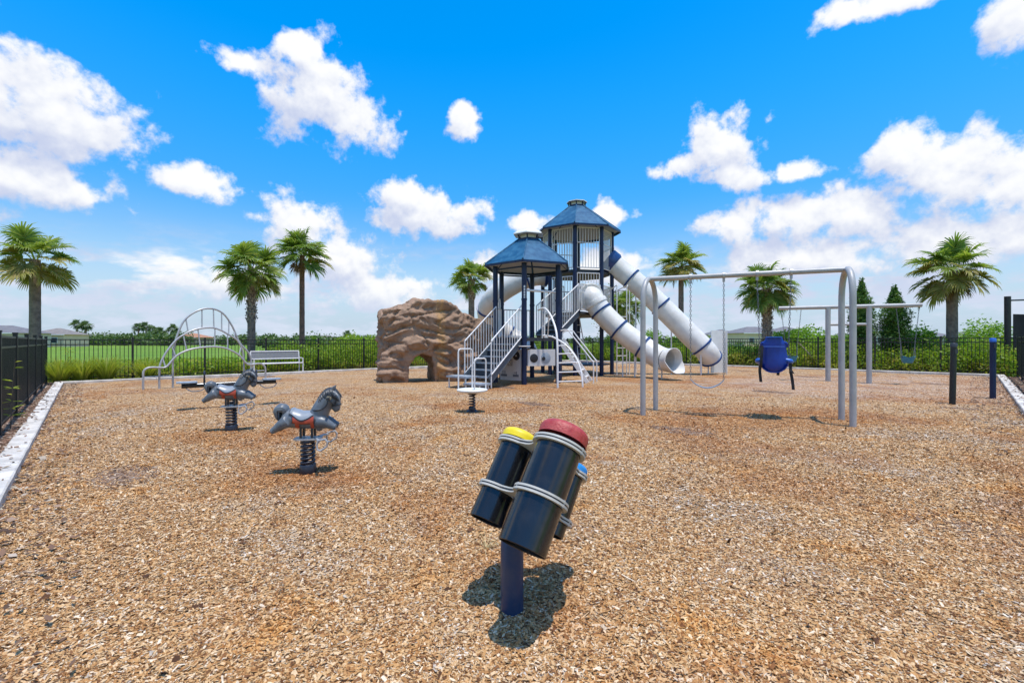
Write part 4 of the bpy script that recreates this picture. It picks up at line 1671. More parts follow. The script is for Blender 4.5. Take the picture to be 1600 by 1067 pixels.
    strap([P(0.235, 0.0, 0.94), P(0.24, -0.01, 0.80), P(0.262, -0.01, 0.66), P(0.275, -0.01, 0.51)])
    strap([P(0.235, -0.005, 0.86), P(0.26, -0.02, 0.80), P(0.285, -0.02, 0.775)], 0.014)
    strap([P(0.06, 0.2, 0.80), P(0.06, 0.2, 0.725)])
    MB().lathe([(0.001, -0.03), (0.03, -0.02), (0.03, 0.02), (0.001, 0.03)], 8, Matrix.Translation(P(0.245, -0.01, 0.80))).build('strap_knot', 'strap_black', root)
    for s, t in ((-1, a), (1, b)):
        chain(up(t, 2.33), P(s * 0.21, 0.03, 1.22), root)
        chain(P(s * 0.21, 0.03, 1.22), P(s * 0.24, 0.22, 0.95), root)


chair_swing()


# ------------------------------------------------------------------ cantilever (T) swing behind
def t_swing():
    d = V(3.48, -1.40, 0).normalized()
    n_ = V(-d.y, d.x, 0)
    p1, p2 = V(10.15, 14.62, 0), V(11.16, 14.22, 0)
    e0, e1 = p1 - d * 1.38, p2 + d * 1.30
    root = thing('cantilever_swing_frame', 'grey two-post swing frame whose beam overhangs both ends', 'swing set', ((p1.x + p2.x) / 2, (p1.y + p2.y) / 2, 0))
    for p in (p1, p2):
        MB().tube([up(p, -0.1), up(p, 2.38)], 0.073, 16).build('post', 'steel_grey', root)
    MB().tube([up(e0, 2.40), up(e1, 2.40)], 0.062, 16).build('top_beam', 'steel_grey', root)
    MB().tube([up(p1, 1.84), up(p2, 1.84)], 0.042, 12).build('cross_bar', 'steel_grey', root)

    def bucket(c, label, dz=0.0):
        r = thing('bucket_swing', label, 'swing', (c.x, c.y, 0.62 + dz))
        n = 20
        vs, fs = [], []
        rows = [(0.10, 0.62, 0), (0.125, 0.66, 0), (0.145, 0.74, 0), (0.155, 0.82, 0), (0.165, 0.835, 0), (0.150, 0.83, 0), (0.135, 0.74, 0), (0.095, 0.645, 0)]
        for (rr, z, _) in rows:
            for k in range(n):
                a = 2 * math.pi * k / n
                dip = -0.05 * (math.sin(2 * a) ** 2) if z > 0.8 else 0
                vs.append(V(c.x + rr * math.cos(a) * 1.15, c.y + rr * math.sin(a), z + dip + dz))
        for j in range(len(rows)):
            for k in range(n):
                k2, j2 = (k + 1) % n, (j + 1) % len(rows)
                fs.append((j * n + k, j * n + k2, j2 * n + k2, j2 * n + k))
        MB().add(vs, fs).build('bucket', 'bucket_teal', r, 60)
        for s in (-1, 1):
            top = c + d * (s * 0.28)
            k_ = c + d * (s * 0.17)
            chain(up(top, 2.34), up(k_, 1.15 + dz), r, 0.0045)
            for w in (-1, 1):
                chain(up(k_, 1.15 + dz), up(c + d * (s * 0.16) + n_ * (w * 0.07), 0.80 + dz), r, 0.0045)
    bucket(e0 + d * 0.36, 'toddler bucket swing at the left end of the two-post frame')
    bucket(e1 - d * 0.34, 'teal toddler bucket swing at the right end of the two-post frame', 0.02)


t_swing()


# ------------------------------------------------------------------ talk-tube posts
def talk_post(p, h, lean, label, material):
    root = thing('talking_post', label, 'post', (p.x, p.y, 0))
    top = up(p + lean, h)
    MB().tube([up(p, -0.1), up(p, 0.1) + lean * 0.08, top], 0.054, 18).build('tube', material, root)
    mx = axis_mtx(top, (top - up(p, 0)))
    MB().lathe([(0.058, -0.07), (0.059, 0.0), (0.048, 0.016), (0.001, 0.02)], 18, mx).build('cap', 'drum_core' if material == 'fence_black' else 'seat_blue_edge', root)
    MB().box(top + V(-0.0, -0.056, -0.16), (0.06, 0.012, 0.09)).build('mouthpiece', 'drum_core', root, 0)


talk_post(V(9.22, 9.53, 0), 1.25, V(0.05, 0.02, 0), 'slightly leaning black post standing in front of a palm', 'fence_black')
talk_post(V(10.85, 10.27, 0), 1.36, V(0, 0, 0), 'upright navy post with a blue cap near the right kerb', 'navy')


# ------------------------------------------------------------------ drums
def drums():
    a = V(0.384, 0.447, 0.806).normalized()
    post = V(0.0, 2.175, 0)
    root = thing('drum_trio', 'three tilted black barrel drums with coloured tops on a navy post', 'drums', post)
    spec = [('red', V(0.041, 1.955, 0.410), 0.50, 0.110, 'cap_red', 0.088), ('yellow', V(-0.130, 2.25, 0.411), 0.42, 0.087, 'cap_yellow', 0.070),
            ('blue', V(0.192, 2.32, 0.318), 0.335, 0.070, 'cap_blue', 0.058)]
    cen = []
    for (nm, b, L, r, mt, ch) in spec:
        mx = axis_mtx(b, a)
        dr = MB().lathe([(r - 0.006, L - 0.01), (r - 0.006, 0.003), (r - 0.003, 0.0), (r, 0.003), (r, L)], 56, mx).build('drum', 'drum_black', root, 35)
        dr['label'] = 'black barrel with a %s top' % nm
        # underside of the drum head closes the barrel
        MB().lathe([(r - 0.007, L - 0.02), (0.002, L - 0.02)], 40, mx).build('drum_head', 'drum_core', dr)
        pr = [(r + 0.010, L + 0.012)]
        for k in range(9):
            t = k / 8 * math.pi / 2
            pr.append((r - 0.022 + 0.034 * math.cos(t), L + ch * 0.50 + ch * 0.42 * math.sin(t)))
        pr += [(r * 0.45, L + ch * 0.97), (0.002, L + ch)]
        MB().lathe(pr, 48, mx).build('cap', mt, dr)
        cen.append((b, r))
    s_of = lambda p: p.dot(a)
    for s in (1.700, 1.450):
        pts = []
        for (b, r) in cen:
            pts.append((b + a * (s - s_of(b)), r))
        pp_ = post + V(0, 0, 0.36)
        for (lay, (o0, o1), mt, gr) in ((0, (-0.013, -0.0035), 'drum_plate', 0.021), (1, (-0.0035, 0.0035), 'drum_core', 0.018), (2, (0.0035, 0.013), 'drum_plate', 0.021)):
            mb = MB()
            for (p, r) in pts:
                mb.lathe([(r + 0.001, o0), (r + gr, o0), (r + gr, o1), (r + 0.001, o1)], 56, axis_mtx(p, a), close=True)
            # webs with hollowed sides between the rings
            for (i, j) in ((0, 1), (0, 2), (1, 2)):
                p, r1 = pts[i]
                q, r2 = pts[j]
                ex_ = (q - p).normalized()
                ey_ = a.cross(ex_)
                dist = (q - p).length
                mxx = Matrix((ex_, ey_, a)).transposed().to_4x4()
                mxx.translation = p
                top, bot = [], []
                t0, t1 = R(42), R(42)
                x0, w0 = r1 * math.cos(t0), (r1 + gr) * math.sin(t0)
                x1, w1 = dist - r2 * math.cos(t1), (r2 + gr) * math.sin(t1)
                for k in range(9):
                    t = k / 8
                    w = (w0 * (1 - t) + w1 * t) * (1 - 0.42 * math.sin(math.pi * t))
                    x = x0 + (x1 - x0) * t
                    top.append((x, w))
                    bot.append((x, -w))
                mb.prism(bot + top[::-1], o0 + 0.0012, o1 - 0.0012, mxx)
            pl = mb.build('bracket_plate', mt, root, 35)
        for (p, r) in pts:
            for th in (R(-60), R(60), R(180)):
                q = axis_mtx(p, a) @ V((r + gr) * math.cos(th), (r + gr) * math.sin(th), 0)
                MB().lathe([(0.006, -0.016), (0.006, 0.016), (0.001, 0.017)], 8, axis_mtx(q - (q - p).normalized() * 0.007, a)).build('bolt', 'galv', root)
    # post: upright, then bent to carry the brackets
    el = V(0.003, 2.23, 0.345)
    k2 = V(0.05, 2.17, 0)
    mid = sum(((b + a * (1.45 - s_of(b))) for b, r in cen), Vector()) / 3
    up_ = mid + a * 0.26
    MB().tube([V(0.0, 2.225, -0.1), V(0, 2.225, 0.30), el, el.lerp(mid, 0.25), mid, up_], [0.056, 0.056, 0.056, 0.05, 0.045, 0.045], 28).build('post', 'navy_gloss', root, 30)


drums()


# ------------------------------------------------------------------ springs and spring riders
def spring_mesh(z0, z1, r, turns, wire=0.016):
    pts = []
    n = int(turns * 18)
    for i in range(n + 1):
        t = i / n
        a = 2 * math.pi * turns * t
        pts.append((r * math.cos(a), r * math.sin(a), z0 + (z1 - z0) * t))
    return MB().tube(pts, wire, 8)


def horse_proto():
    root = thing('spring_horse', 'x', 'spring rider')
    mb = MB()
    # trunk: stations along x with (z centre, half height, half width)
    ST = [(-0.275, 0.560, 0.035, 0.035), (-0.255, 0.560, 0.080, 0.070), (-0.21, 0.560, 0.096, 0.092), (-0.14, 0.553, 0.096, 0.103), (-0.05, 0.535, 0.086, 0.106), (0.04, 0.535, 0.086, 0.104),
          (0.10, 0.545, 0.096, 0.100), (0.155, 0.555, 0.092, 0.086), (0.185, 0.56, 0.06, 0.06), (0.20, 0.56, 0.02, 0.02)]

    def sect(x):
        for i in range(len(ST) - 1):
            if ST[i][0] <= x <= ST[i + 1][0]:
                t = (x - ST[i][0]) / (ST[i + 1][0] - ST[i][0])
                return [ST[i][k] + (ST[i + 1][k] - ST[i][k]) * t for k in (1, 2, 3)]
        return ST[0][1:] if x < ST[0][0] else ST[-1][1:]

    def ring(x, n, grow=0.0, a0=0, a1=2 * math.pi, endp=False):
        z, h, w = sect(x)
        out = []
        cnt = n + 1 if endp else n
        for k in range(cnt):
            a = a0 + (a1 - a0) * k / n
            out.append(V(x, (w + grow) * math.sin(a), z + (h + grow) * math.cos(a)))
        return out
    n = 20
    vs, fs = [], []
    for s in ST:
        vs += ring(s[0], n)
    for i in range(len(ST) - 1):
        for k in range(n):
            k2 = (k + 1) % n
            fs.append((i * n + k, i * n + k2, (i + 1) * n + k2, (i + 1) * n + k))
    fs.append(tuple(range(n - 1, -1, -1)))
    fs.append(tuple((len(ST) - 1) * n + k for k in range(n)))
    mb.add(vs, fs)

    def limb(pts, rs, flat=1.0):
        mb.tube(spline(pts, 4), [float(q) for q in np.interp(np.linspace(0, 1, (len(pts) - 1) * 4 + 1), np.linspace(0, 1, len(rs)), rs)], 12)
    # neck and head
    limb([V(0.10, 0, 0.56), V(0.15, 0, 0.66), V(0.195, 0, 0.735), V(0.235, 0, 0.785)], [0.106, 0.096, 0.086, 0.070])
    limb([V(0.235, 0, 0.800), V(0.283, 0, 0.768), V(0.305, 0, 0.700), V(0.302, 0, 0.635)], [0.062, 0.062, 0.048, 0.041])
    mb.lathe([(0.001, -0.03), (0.025, -0.022), (0.034, 0.0), (0.025, 0.022), (0.001, 0.03)], 12, axis_mtx(V(0.303, 0, 0.640), V(0.1, 0, -1)))
    # brow, cheek and jaw masses
    for s in (-1, 1):
        mb.lathe([(0.001, -0.022), (0.02, -0.014), (0.026, 0.0), (0.02, 0.014), (0.001, 0.022)], 10, Matrix.Translation((0.292, s * 0.042, 0.786)))
        mb.lathe([(0.001, -0.034), (0.03, -0.022), (0.038, 0.0), (0.03, 0.022), (0.001, 0.034)], 10, Matrix.Translation((0.262, s * 0.034, 0.728)))
    for s in (-1, 1):
        # stretched galloping legs
        limb([V(0.12, s * 0.055, 0.53), V(0.20, s * 0.068, 0.515), V(0.285, s * 0.07, 0.475), V(0.315, s * 0.07, 0.462)], [0.072, 0.056, 0.034, 0.036])
        limb([V(-0.20, s * 0.055, 0.54), V(-0.265, s * 0.065, 0.50), V(-0.335, s * 0.065, 0.452), V(-0.362, s * 0.065, 0.436)], [0.074, 0.054, 0.034, 0.036])
        # bosses for the foot pegs below the belly
        mb.lathe([(0.001, -0.03), (0.03, -0.02), (0.036, 0.0), (0.03, 0.02), (0.001, 0.03)], 10, Matrix.Translation((0.135, s * 0.045, 0.452)))
    me = remesh(mb.mesh('body', 0), 0.011, 4)
    me.materials.clear()
    me.polygons.foreach_set('use_smooth', np.ones(len(me.polygons), dtype=bool))
    body = link('body', me, 'horse_grey', root)

    # tail curling over the rump
    t = MB()
    for k in range(7):
        o = (k - 3) * 0.013
        t.tube(spline([V(-0.215, o * 0.5, 0.59), V(-0.245, o, 0.660), V(-0.282, o, 0.678 - abs(k - 3) * 0.005), V(-0.312, o, 0.648), V(-0.306, o * 1.1, 0.585), V(-0.282, o * 0.6, 0.530)], 4),
               [float(q) for q in np.interp(np.linspace(0, 1, 21), [0, .3, .65, 1], [0.030, 0.040, 0.036, 0.010])], 8)
    t.build('tail', 'horse_grey', root)
    for s in (-1, 1):
        for o in (0.012, 0.034):
            MB().tube(spline([V(-0.255, s * (o + 0.034), 0.668), V(-0.292, s * (o + 0.034), 0.672 - o * 0.5), V(-0.316 + o * 0.5, s * (o + 0.034), 0.622), V(-0.296, s * (o + 0.022), 0.555)], 4), 0.006, 5).build('tail_stripe', 'horse_dark', root)
    # mane: overlapping locks down the neck
    mn = MB()
    spine = spline([V(0.305, 0, 0.830), V(0.262, 0, 0.862), V(0.205, 0, 0.850), V(0.155, 0, 0.805), V(0.118, 0, 0.750), V(0.086, 0, 0.690), V(0.064, 0, 0.638)], 3)
    for i, p in enumerate(spine):
        for s in (-1, 1):
            q = p + V(0.028 + 0.02 * random.random(), s * (0.058 + 0.008 * random.random()), -0.085 - 0.02 * random.random())
            mid_ = p.lerp(q, 0.5) + V(-0.008, s * 0.030, 0.012)
            mn.tube(spline([p, mid_, q], 3), [0.017, 0.019, 0.019, 0.017, 0.014, 0.010, 0.004], 6)
        mn.tube([p + V(-0.004, 0, -0.008), p + V(-0.010, 0, 0.012)], [0.018, 0.012], 6)
    mn.build('mane', 'horse_dark', root)
    # light locks over the dark ones
    ml = MB()
    for i, p in enumerate(spine[:-2]):
        for s in (-1, 1):
            q = p + V(0.045, s * 0.072, -0.075)
            ml.tube(spline([p + V(0.012, s * 0.03, -0.012), p.lerp(q, 0.55) + V(0.0, s * 0.022, 0.006), q], 3), [0.006, 0.009, 0.009, 0.009, 0.008, 0.006, 0.003], 6)
    ml.build('mane_lock', 'horse_grey', root)['kind'] = 'stuff'
    for s in (-1, 1):
        MB().tube(spline([V(0.262, s * 0.036, 0.830), V(0.272, s * 0.044, 0.860), V(0.292, s * 0.040, 0.892)], 3), [0.020, 0.021, 0.020, 0.017, 0.013, 0.009, 0.003], 8).build('ear', 'horse_grey', root)
        MB().lathe([(0.001, 0.010), (0.011, 0.006), (0.015, 0.0), (0.011, -0.006), (0.001, -0.01)], 10, axis_mtx(V(0.302, s * 0.058, 0.768), V(0.35, s, 0))).build('eye', 'horse_dark', root)
        MB().lathe([(0.001, 0.008), (0.007, 0.004), (0.009, 0.0)], 8, axis_mtx(V(0.330, s * 0.026, 0.645), V(0.8, s, 0))).build('nostril', 'horse_dark', root)
        # ornament disc at the cheek, where the grab handle goes through
        MB().lathe([(0.001, 0.014), (0.024, 0.010), (0.030, 0.0)], 14, axis_mtx(V(0.240, s * 0.068, 0.768), V(0, s, 0))).build('cheek_rosette', 'horse_tan', root)
    br = MB()
    for s in (-1, 1):
        br.tube(spline([V(0.240, s * 0.074, 0.768), V(0.268, s * 0.072, 0.728), V(0.300, s * 0.050, 0.690)], 3), 0.008, 6)
        br.tube(spline([V(0.240, s * 0.074, 0.772), V(0.275, s * 0.064, 0.808), V(0.318, s * 0.03, 0.815), V(0.326, 0, 0.812)], 3), 0.008, 6)
        br.tube(spline([V(0.300, s * 0.052, 0.688), V(0.315, s * 0.060, 0.735), V(0.318, s * 0.048, 0.790)], 3), 0.007, 6)
        br.tube(spline([V(0.236, s * 0.076, 0.760), V(0.220, s * 0.086, 0.700), V(0.170, s * 0.098, 0.660), V(0.11, s * 0.100, 0.650), V(0.068, s * 0.06, 0.646)], 4), 0.009, 6)
    br.tube([V(0.304 + 0.050 * math.cos(a), 0.052 * math.sin(a), 0.690 + 0.006 * math.cos(a)) for a in np.linspace(0, 2 * math.pi, 17)[:-1]], 0.008, 6, closed=True)
    br.build('bridle', 'horse_dark', root)
    MB().tube([V(0.240, -0.15, 0.768), V(0.240, 0.15, 0.768)], 0.013, 10).build('grab_handle', 'horse_dark', root)

    def shell(name, mt, xs, a_of, grow, grow_top=None):
        """patch lying on the trunk between two angles (0 = back ridge)"""
        vs, fs = [], []
        K = 12
        rows = []
        for x in xs:
            lo, hi = a_of(x)
            rows.append((x, lo, hi))
        for s in (-1, 1):
            mbx = MB()
            vs, fs = [], []
            for (x, lo, hi) in rows:
                z, h, w = sect(x)
                for lay in (0.0, 1.0):
                    for k in range(K + 1):
                        a = lo + (hi - lo) * k / K
                        g_ = grow * lay - 0.006 * (1 - lay)
                        vs.append(V(x, s * (w + g_) * math.sin(a), z + (h + g_) * math.cos(a)))
            W = 2 * (K + 1)
            for i in range(len(rows) - 1):
                for k in range(K):
                    a_, b_ = i * W + (K + 1) + k, (i + 1) * W + (K + 1) + k
                    fs.append((a_, a_ + 1, b_ + 1, b_))
                for k in (0, K):
                    a_, b_ = i * W + k, (i + 1) * W + k
                    fs.append((a_, a_ + K + 1, b_ + K + 1, b_))
            for i in (0, len(rows) - 1):
                for k in range(K):
                    a_ = i * W + k
                    fs.append((a_, a_ + 1, a_ + K + 2, a_ + K + 1))
            mbx.add(vs, fs).build(name, mt, root, 50)
    xs = list(np.linspace(-0.165, 0.092, 18))
    hang = lambda x: (0.0, R(52) + R(26) * math.sin(math.pi * (x + 0.165) / 0.257) ** 1.5)
    shell('saddle', 'horse_light', xs, hang, 0.016)
    shell('saddle_edge', 'horse_dark', list(np.linspace(-0.176, 0.103, 18)), lambda x: (0.0, hang(min(max(x, -0.165), 0.092))[1] + R(7)), 0.010)
    shell('red_cloth', 'horse_red', list(np.linspace(-0.130, 0.088, 18)), lambda x: (R(60), R(103)), 0.007)
    shell('red_strap', 'horse_red', list(np.linspace(-0.105, -0.065, 4)), lambda x: (R(95), R(140)), 0.008)
    shell('red_strap', 'horse_red', list(np.linspace(0.055, 0.088, 4)), lambda x: (R(95), R(140)), 0.008)
    shell('cloth_edge', 'horse_dark', list(np.linspace(-0.140, 0.098, 18)), lambda x: (R(60), R(108)), 0.004)
    cantle = MB()
    cantle.tube([V(-0.150, 0.085 * math.sin(a), 0.600 + 0.056 * math.cos(a)) for a in np.linspace(-1.2, 1.2, 11)], 0.016, 8)
    cantle.build('cantle', 'horse_light', root)
    # stand between horse and spring
    for x in (-0.058, 0.060):
        for s in (-1, 1):
            MB().bar(V(x, s * 0.055, 0.47), V(x, s * 0.06, 0.362), 0.03, 0.022, (1, 0, 0)).build('bracket', 'spring', root, 0)
    MB().prism([(-0.14, -0.05), (-0.10, -0.085), (0.12, -0.085), (0.15, -0.05), (0.15, 0.05), (0.12, 0.085), (-0.10, 0.085), (-0.14, 0.05)], 0.340, 0.356).build('mount_plate', 'galv', root, 0)
    for s in (-1, 1):
        fb = MB()
        fb.tube(spline([V(0.10, s * 0.06, 0.352), V(0.14, s * 0.13, 0.352), V(0.165, s * 0.20, 0.345)], 4), 0.014, 8)
        fb.tube([V(0.165, s * 0.20, 0.36), V(0.24, s * 0.215, 0.375), V(0.262, s * 0.215, 0.345), V(0.255, s * 0.215, 0.30), V(0.19, s * 0.21, 0.258), V(0.155, s * 0.205, 0.272), V(0.150, s * 0.20, 0.33)], 0.011, 8, closed=True)
        fb.build('foot_rest', 'galv', root)
    spring_mesh(0.075, 0.335, 0.066, 6.2).build('spring', 'spring', root, 60)
    MB().lathe([(0.055, -0.05), (0.084, -0.05), (0.088, 0.0), (0.088, 0.075), (0.080, 0.085), (0.05, 0.09), (0.001, 0.09)], 24).build('spring_base', 'spring', root)
    MB().lathe([(0.078, 0.315), (0.078, 0.342), (0.001, 0.342)], 20).build('spring_clamp', 'spring', root)
    return root


def copy_tree(o, parent=None):
    c = o.copy()
    COL.objects.link(c)
    c.parent = parent
    for ch in o.children:
        copy_tree(ch, c)
    return c


h2 = horse_proto()
h1 = copy_tree(h2)
h2.scale = (0.89, 0.95, 0.96)
h2.location = (-2.04, 4.55, 0)
h2.rotation_euler = (0, 0, R(9))
tag(h2, 'nearer grey spring horse with red saddle cloth on a black coil', 'spring rider', 'grey spring horses')
h1.location = (-4.10, 6.65, 0)
h1.rotation_euler = (0, 0, R(17))
h1.scale = (0.95, 1.0, 1.02)
tag(h1, 'farther grey spring horse with red saddle cloth, before the seesaw', 'spring rider', 'grey spring horses')


# stand-up spring platform
def spring_platform():
    c = V(-0.735, 8.4, 0)
    root = thing('spring_platform', 'cream round stand-on spring rider with white handrails', 'spring rider', c)
    MB().lathe([(0.001, 0.36), (0.20, 0.36), (0.275, 0.385), (0.285, 0.41), (0.270, 0.425), (0.001, 0.43)], 32, Matrix.Translation(c)).build('platform', 'cream', root)
    sp = spring_mesh(0.07, 0.34, 0.052, 5.5, 0.013)
    sp.v = [(x + c.x, y + c.y, z) for x, y, z in sp.v]
    sp.build('spring', 'spring', root, 60)
    MB().lathe([(0.12, -0.03), (0.11, 0.02), (0.068, 0.05), (0.066, 0.08), (0.001, 0.09)], 20, Matrix.Translation(c)).build('spring_base', 'spring', root)
    MB().lathe([(0.07, 0.32), (0.10, 0.362), (0.001, 0.362)], 20, Matrix.Translation(c)).build('spring_clamp', 'spring', root)

    def P(x, y, z):
        return V(c.x + x, c.y + y, z)
    rad = 0.03

    def loop(a, b, z, name):
        d = (b - a).normalized()
        pts = [up(a, 0.42), up(a, z - 0.05), up(a + d * 0.012, z - 0.015), up(a + d * 0.05, z), up(b - d * 0.05, z), up(b - d * 0.012, z - 0.015), up(b, z - 0.05), up(b, 0.42)]
        MB().tube(pts, 0.0145, 10).build(name, WR, root)
    loop(c + V(-0.255, 0.0, 0), c + V(-0.02, 0.235, 0), 1.16, 'handrail')
    loop(c + V(0.06, -0.22, 0), c + V(0.25, 0.03, 0), 0.99, 'handrail')


spring_platform()


# seesaw
def seesaw():
    c = V(-5.60, 9.07, 0)
    d = V(1.24, 0.86, 0).normalized()
    n_ = V(-d.y, d.x, 0)
    root = thing('seesaw', 'black-beamed seesaw with flat grey seats behind the farther spring horse', 'seesaw', c)
    MB().tube([up(c - d * 0.80, 0.455), up(c + d * 0.80, 0.470)], 0.045, 14).build('beam', 'drum_black', root)
    sp = spring_mesh(0.05, 0.36, 0.07, 5, 0.016)
    sp.v = [(x + c.x, y + c.y, z) for x, y, z in sp.v]
    sp.build('spring', 'spring', root, 60)
    MB().lathe([(0.10, -0.05), (0.10, 0.06), (0.001, 0.065)], 20, Matrix.Translation(c)).build('spring_base', 'spring', root)
    MB().box((c.x, c.y, 0.42), (0.42, 0.12, 0.08), math.atan2(d.y, d.x)).build('saddle_bracket', 'drum_core', root, 0)
    for s in (-1, 1):
        q = c + d * (s * 0.72)
        poly = [(-0.16, -0.10), (-0.10, -0.135), (0.12, -0.135), (0.17, -0.08), (0.17, 0.08), (0.12, 0.135), (-0.10, 0.135), (-0.16, 0.10)]
        MB().prism(poly, 0.0, 0.025, Matrix.Translation(up(q, 0.508)) @ Matrix.Rotation(math.atan2(d.y, d.x), 4, 'Z')).build('seat', 'plate_grey', root, 0)
        g = c + d * (s * 0.44)
        gh = MB()
        gh.tube([up(g, 0.46), up(g, 0.60)], 0.018, 8)
        gh.tube([up(g, 0.655) + n_ * (0.075 * math.cos(a)) + V(0, 0, 0.065 * math.sin(a)) for a in np.linspace(0, 2 * math.pi, 17)[:-1]], 0.014, 8, closed=True)
        gh.build('handle', 'spring', root)
        b = c + d * (s * 0.62)
        MB().tube(spline([up(b - d * 0.12, 0.42), up(b - d * 0.02, 0.345), up(b + d * 0.14, 0.36), up(b + d * 0.2, 0.44)], 4), 0.010, 8).build('bumper', 'galv', root)


seesaw()


# ------------------------------------------------------------------ arch climber
def arch_climber():
    o = V(-8.9, 13.5, 0)
    u = V(0.6, 0.8, 0)
    v = V(-0.8, 0.6, 0)
    root = thing('arch_climber', 'galvanised triple arch climbing frame beside the left bench', 'climbing frame', o)

    def P(a, z, w=0.0):
        return o + u * a + v * w + V(0, 0, z)
    Cc = [(-1.65, -0.05), (-1.65, 0.30), (-1.64, 0.50), (-1.56, 0.585), (-1.42, 0.60), (-1.2, 0.58), (-1.10, 0.64), (-0.9, 0.90), (-0.62, 1.055), (-0.3, 1.125), (0, 1.145), (0.25, 1.12), (0.45, 1.05), (0.72, 0.88), (0.93, 0.62),
          (1.05, 0.57), (1.30, 0.60), (1.42, 0.56), (1.50, 0.45), (1.51, 0.25), (1.51, -0.05)]
    Bb = [(-1.28, -0.05), (-1.28, 0.45), (-1.25, 0.70), (-1.1, 1.04), (-0.83, 1.40), (-0.45, 1.635), (-0.05, 1.71), (0.2, 1.655), (0.45, 1.51), (0.69, 1.34), (0.83, 1.06), (0.88, 0.7), (0.88, -0.05)]
    Aa = [(-0.95, -0.05), (-0.95, 0.7), (-0.92, 1.15), (-0.83, 1.53), (-0.66, 1.93), (-0.34, 2.20), (0.0, 2.28), (0.32, 2.15), (0.58, 1.76), (0.78, 1.27), (1.04, 0.95), (1.13, 0.68), (1.15, 0.35), (1.15, -0.05)]

    def ev(L, x):
        for i in range(len(L) - 1):
            if L[i][0] <= x <= L[i + 1][0] and L[i][1] > 0.4:
                t = (x - L[i][0]) / (L[i + 1][0] - L[i][0] + 1e-9)
                return L[i][1] + (L[i + 1][1] - L[i][1]) * t
        return 0.6
    wo = {0: -0.06, 1: 0.0, 2: 0.06}
    for k, L in enumerate((Cc, Bb, Aa)):
        MB().tube(spline([P(a, z, wo[k]) for a, z in L], 4), 0.027, 10).build('arch_rail', 'galv', root)
    for xa, xb in ((-0.24, -0.26), (0.06, 0.05), (0.28, 0.26), (0.48, 0.45), (0.64, 0.62), (-0.64, -0.60)):
        MB().tube([P(xa, ev(Aa, xa), 0.06), P(xb, ev(Bb, xb), 0.0)], 0.018, 8).build('rung', 'galv', root)
    for xa, xb in ((-0.72, -0.66), (-0.36, -0.32), (0.08, 0.05), (0.42, 0.40), (-1.0, -0.92), (-1.2, -1.16), (0.80, 0.72)):
        MB().tube([P(xa, ev(Bb, xa), 0.0), P(xb, ev(Cc, xb), -0.06)], 0.018, 8).build('rung', 'galv', root)
    for x0, x1, z in ((-1.65, -0.95, 0.34), (0.88, 1.51, 0.36), (0.88, 1.15, 0.62)):
        MB().tube([P(x0, z, -0.06 if x0 < -1 else 0), P(x1, z, 0.05)], 0.018, 8).build('tie_bar', 'galv', root)


arch_climber()


# ------------------------------------------------------------------ bench
def bench():
    c = A + dAB * 6.12 + nAB * 0.46
    root = thing('park_bench', 'white framed bench with grey mesh back beside the kerb', 'bench', c)
    d, n_ = dAB, nAB

    def P(x, y, z):
        return c + d * x + n_ * y + V(0, 0, z)
    W = 0.90
    for s in (-1, 1):
        f = MB()
        f.tube([P(s * W, -0.24, -0.05), P(s * W, -0.24, 0.62), P(s * W, 0.16, 0.62)], 0.024, 8)
        f.tube([P(s * W, 0.26, -0.05), P(s * W, 0.20, 0.42), P(s * W, 0.30, 0.90)], 0.024, 8)
        f.tube([P(s * W, -0.24, 0.41), P(s * W, 0.20, 0.41)], 0.02, 8)
        f.build('leg_frame', WR, root)
    MB().tube([P(-W, -0.25, 0.43), P(W, -0.25, 0.43)], 0.024, 8).tube([P(-W, 0.18, 0.43), P(W, 0.18, 0.43)], 0.02, 8).build('seat_frame', WR, root)
    MB().tube([P(-W, 0.30, 0.90), P(W, 0.30, 0.90)], 0.024, 8).tube([P(-W, 0.245, 0.60), P(W, 0.245, 0.60)], 0.022, 8).build('back_frame', WR, root)
    sl_ = MB().bar(P(-W + 0.02, -0.03, 0.43), P(W - 0.02, -0.03, 0.43), 0.40, 0.012).mesh('seat_slat', 0)
    for k in range(8):
        y = -0.21 + k * 0.053
        MB().bar(P(-W + 0.025, y, 0.432), P(W - 0.025, y, 0.432), 0.040, 0.01).build('seat_slat', 'bench_mesh', root, 0)
    for k in range(5):
        t = (k + 0.5) / 5
        p0, p1 = P(-W + 0.025, 0.25 + 0.048 * t, 0.615 + 0.27 * t), P(W - 0.025, 0.25 + 0.048 * t, 0.615 + 0.27 * t)
        MB().bar(p0, p1, 0.01, 0.050, (n_.x * 0.18, n_.y * 0.18, 1)).build('back_slat', 'bench_mesh', root, 0)
    MB().tube([P(-W, 0.20, 0.02), P(W, 0.20, 0.02)], 0.016, 6).build('foot_bar', WR, root)


bench()


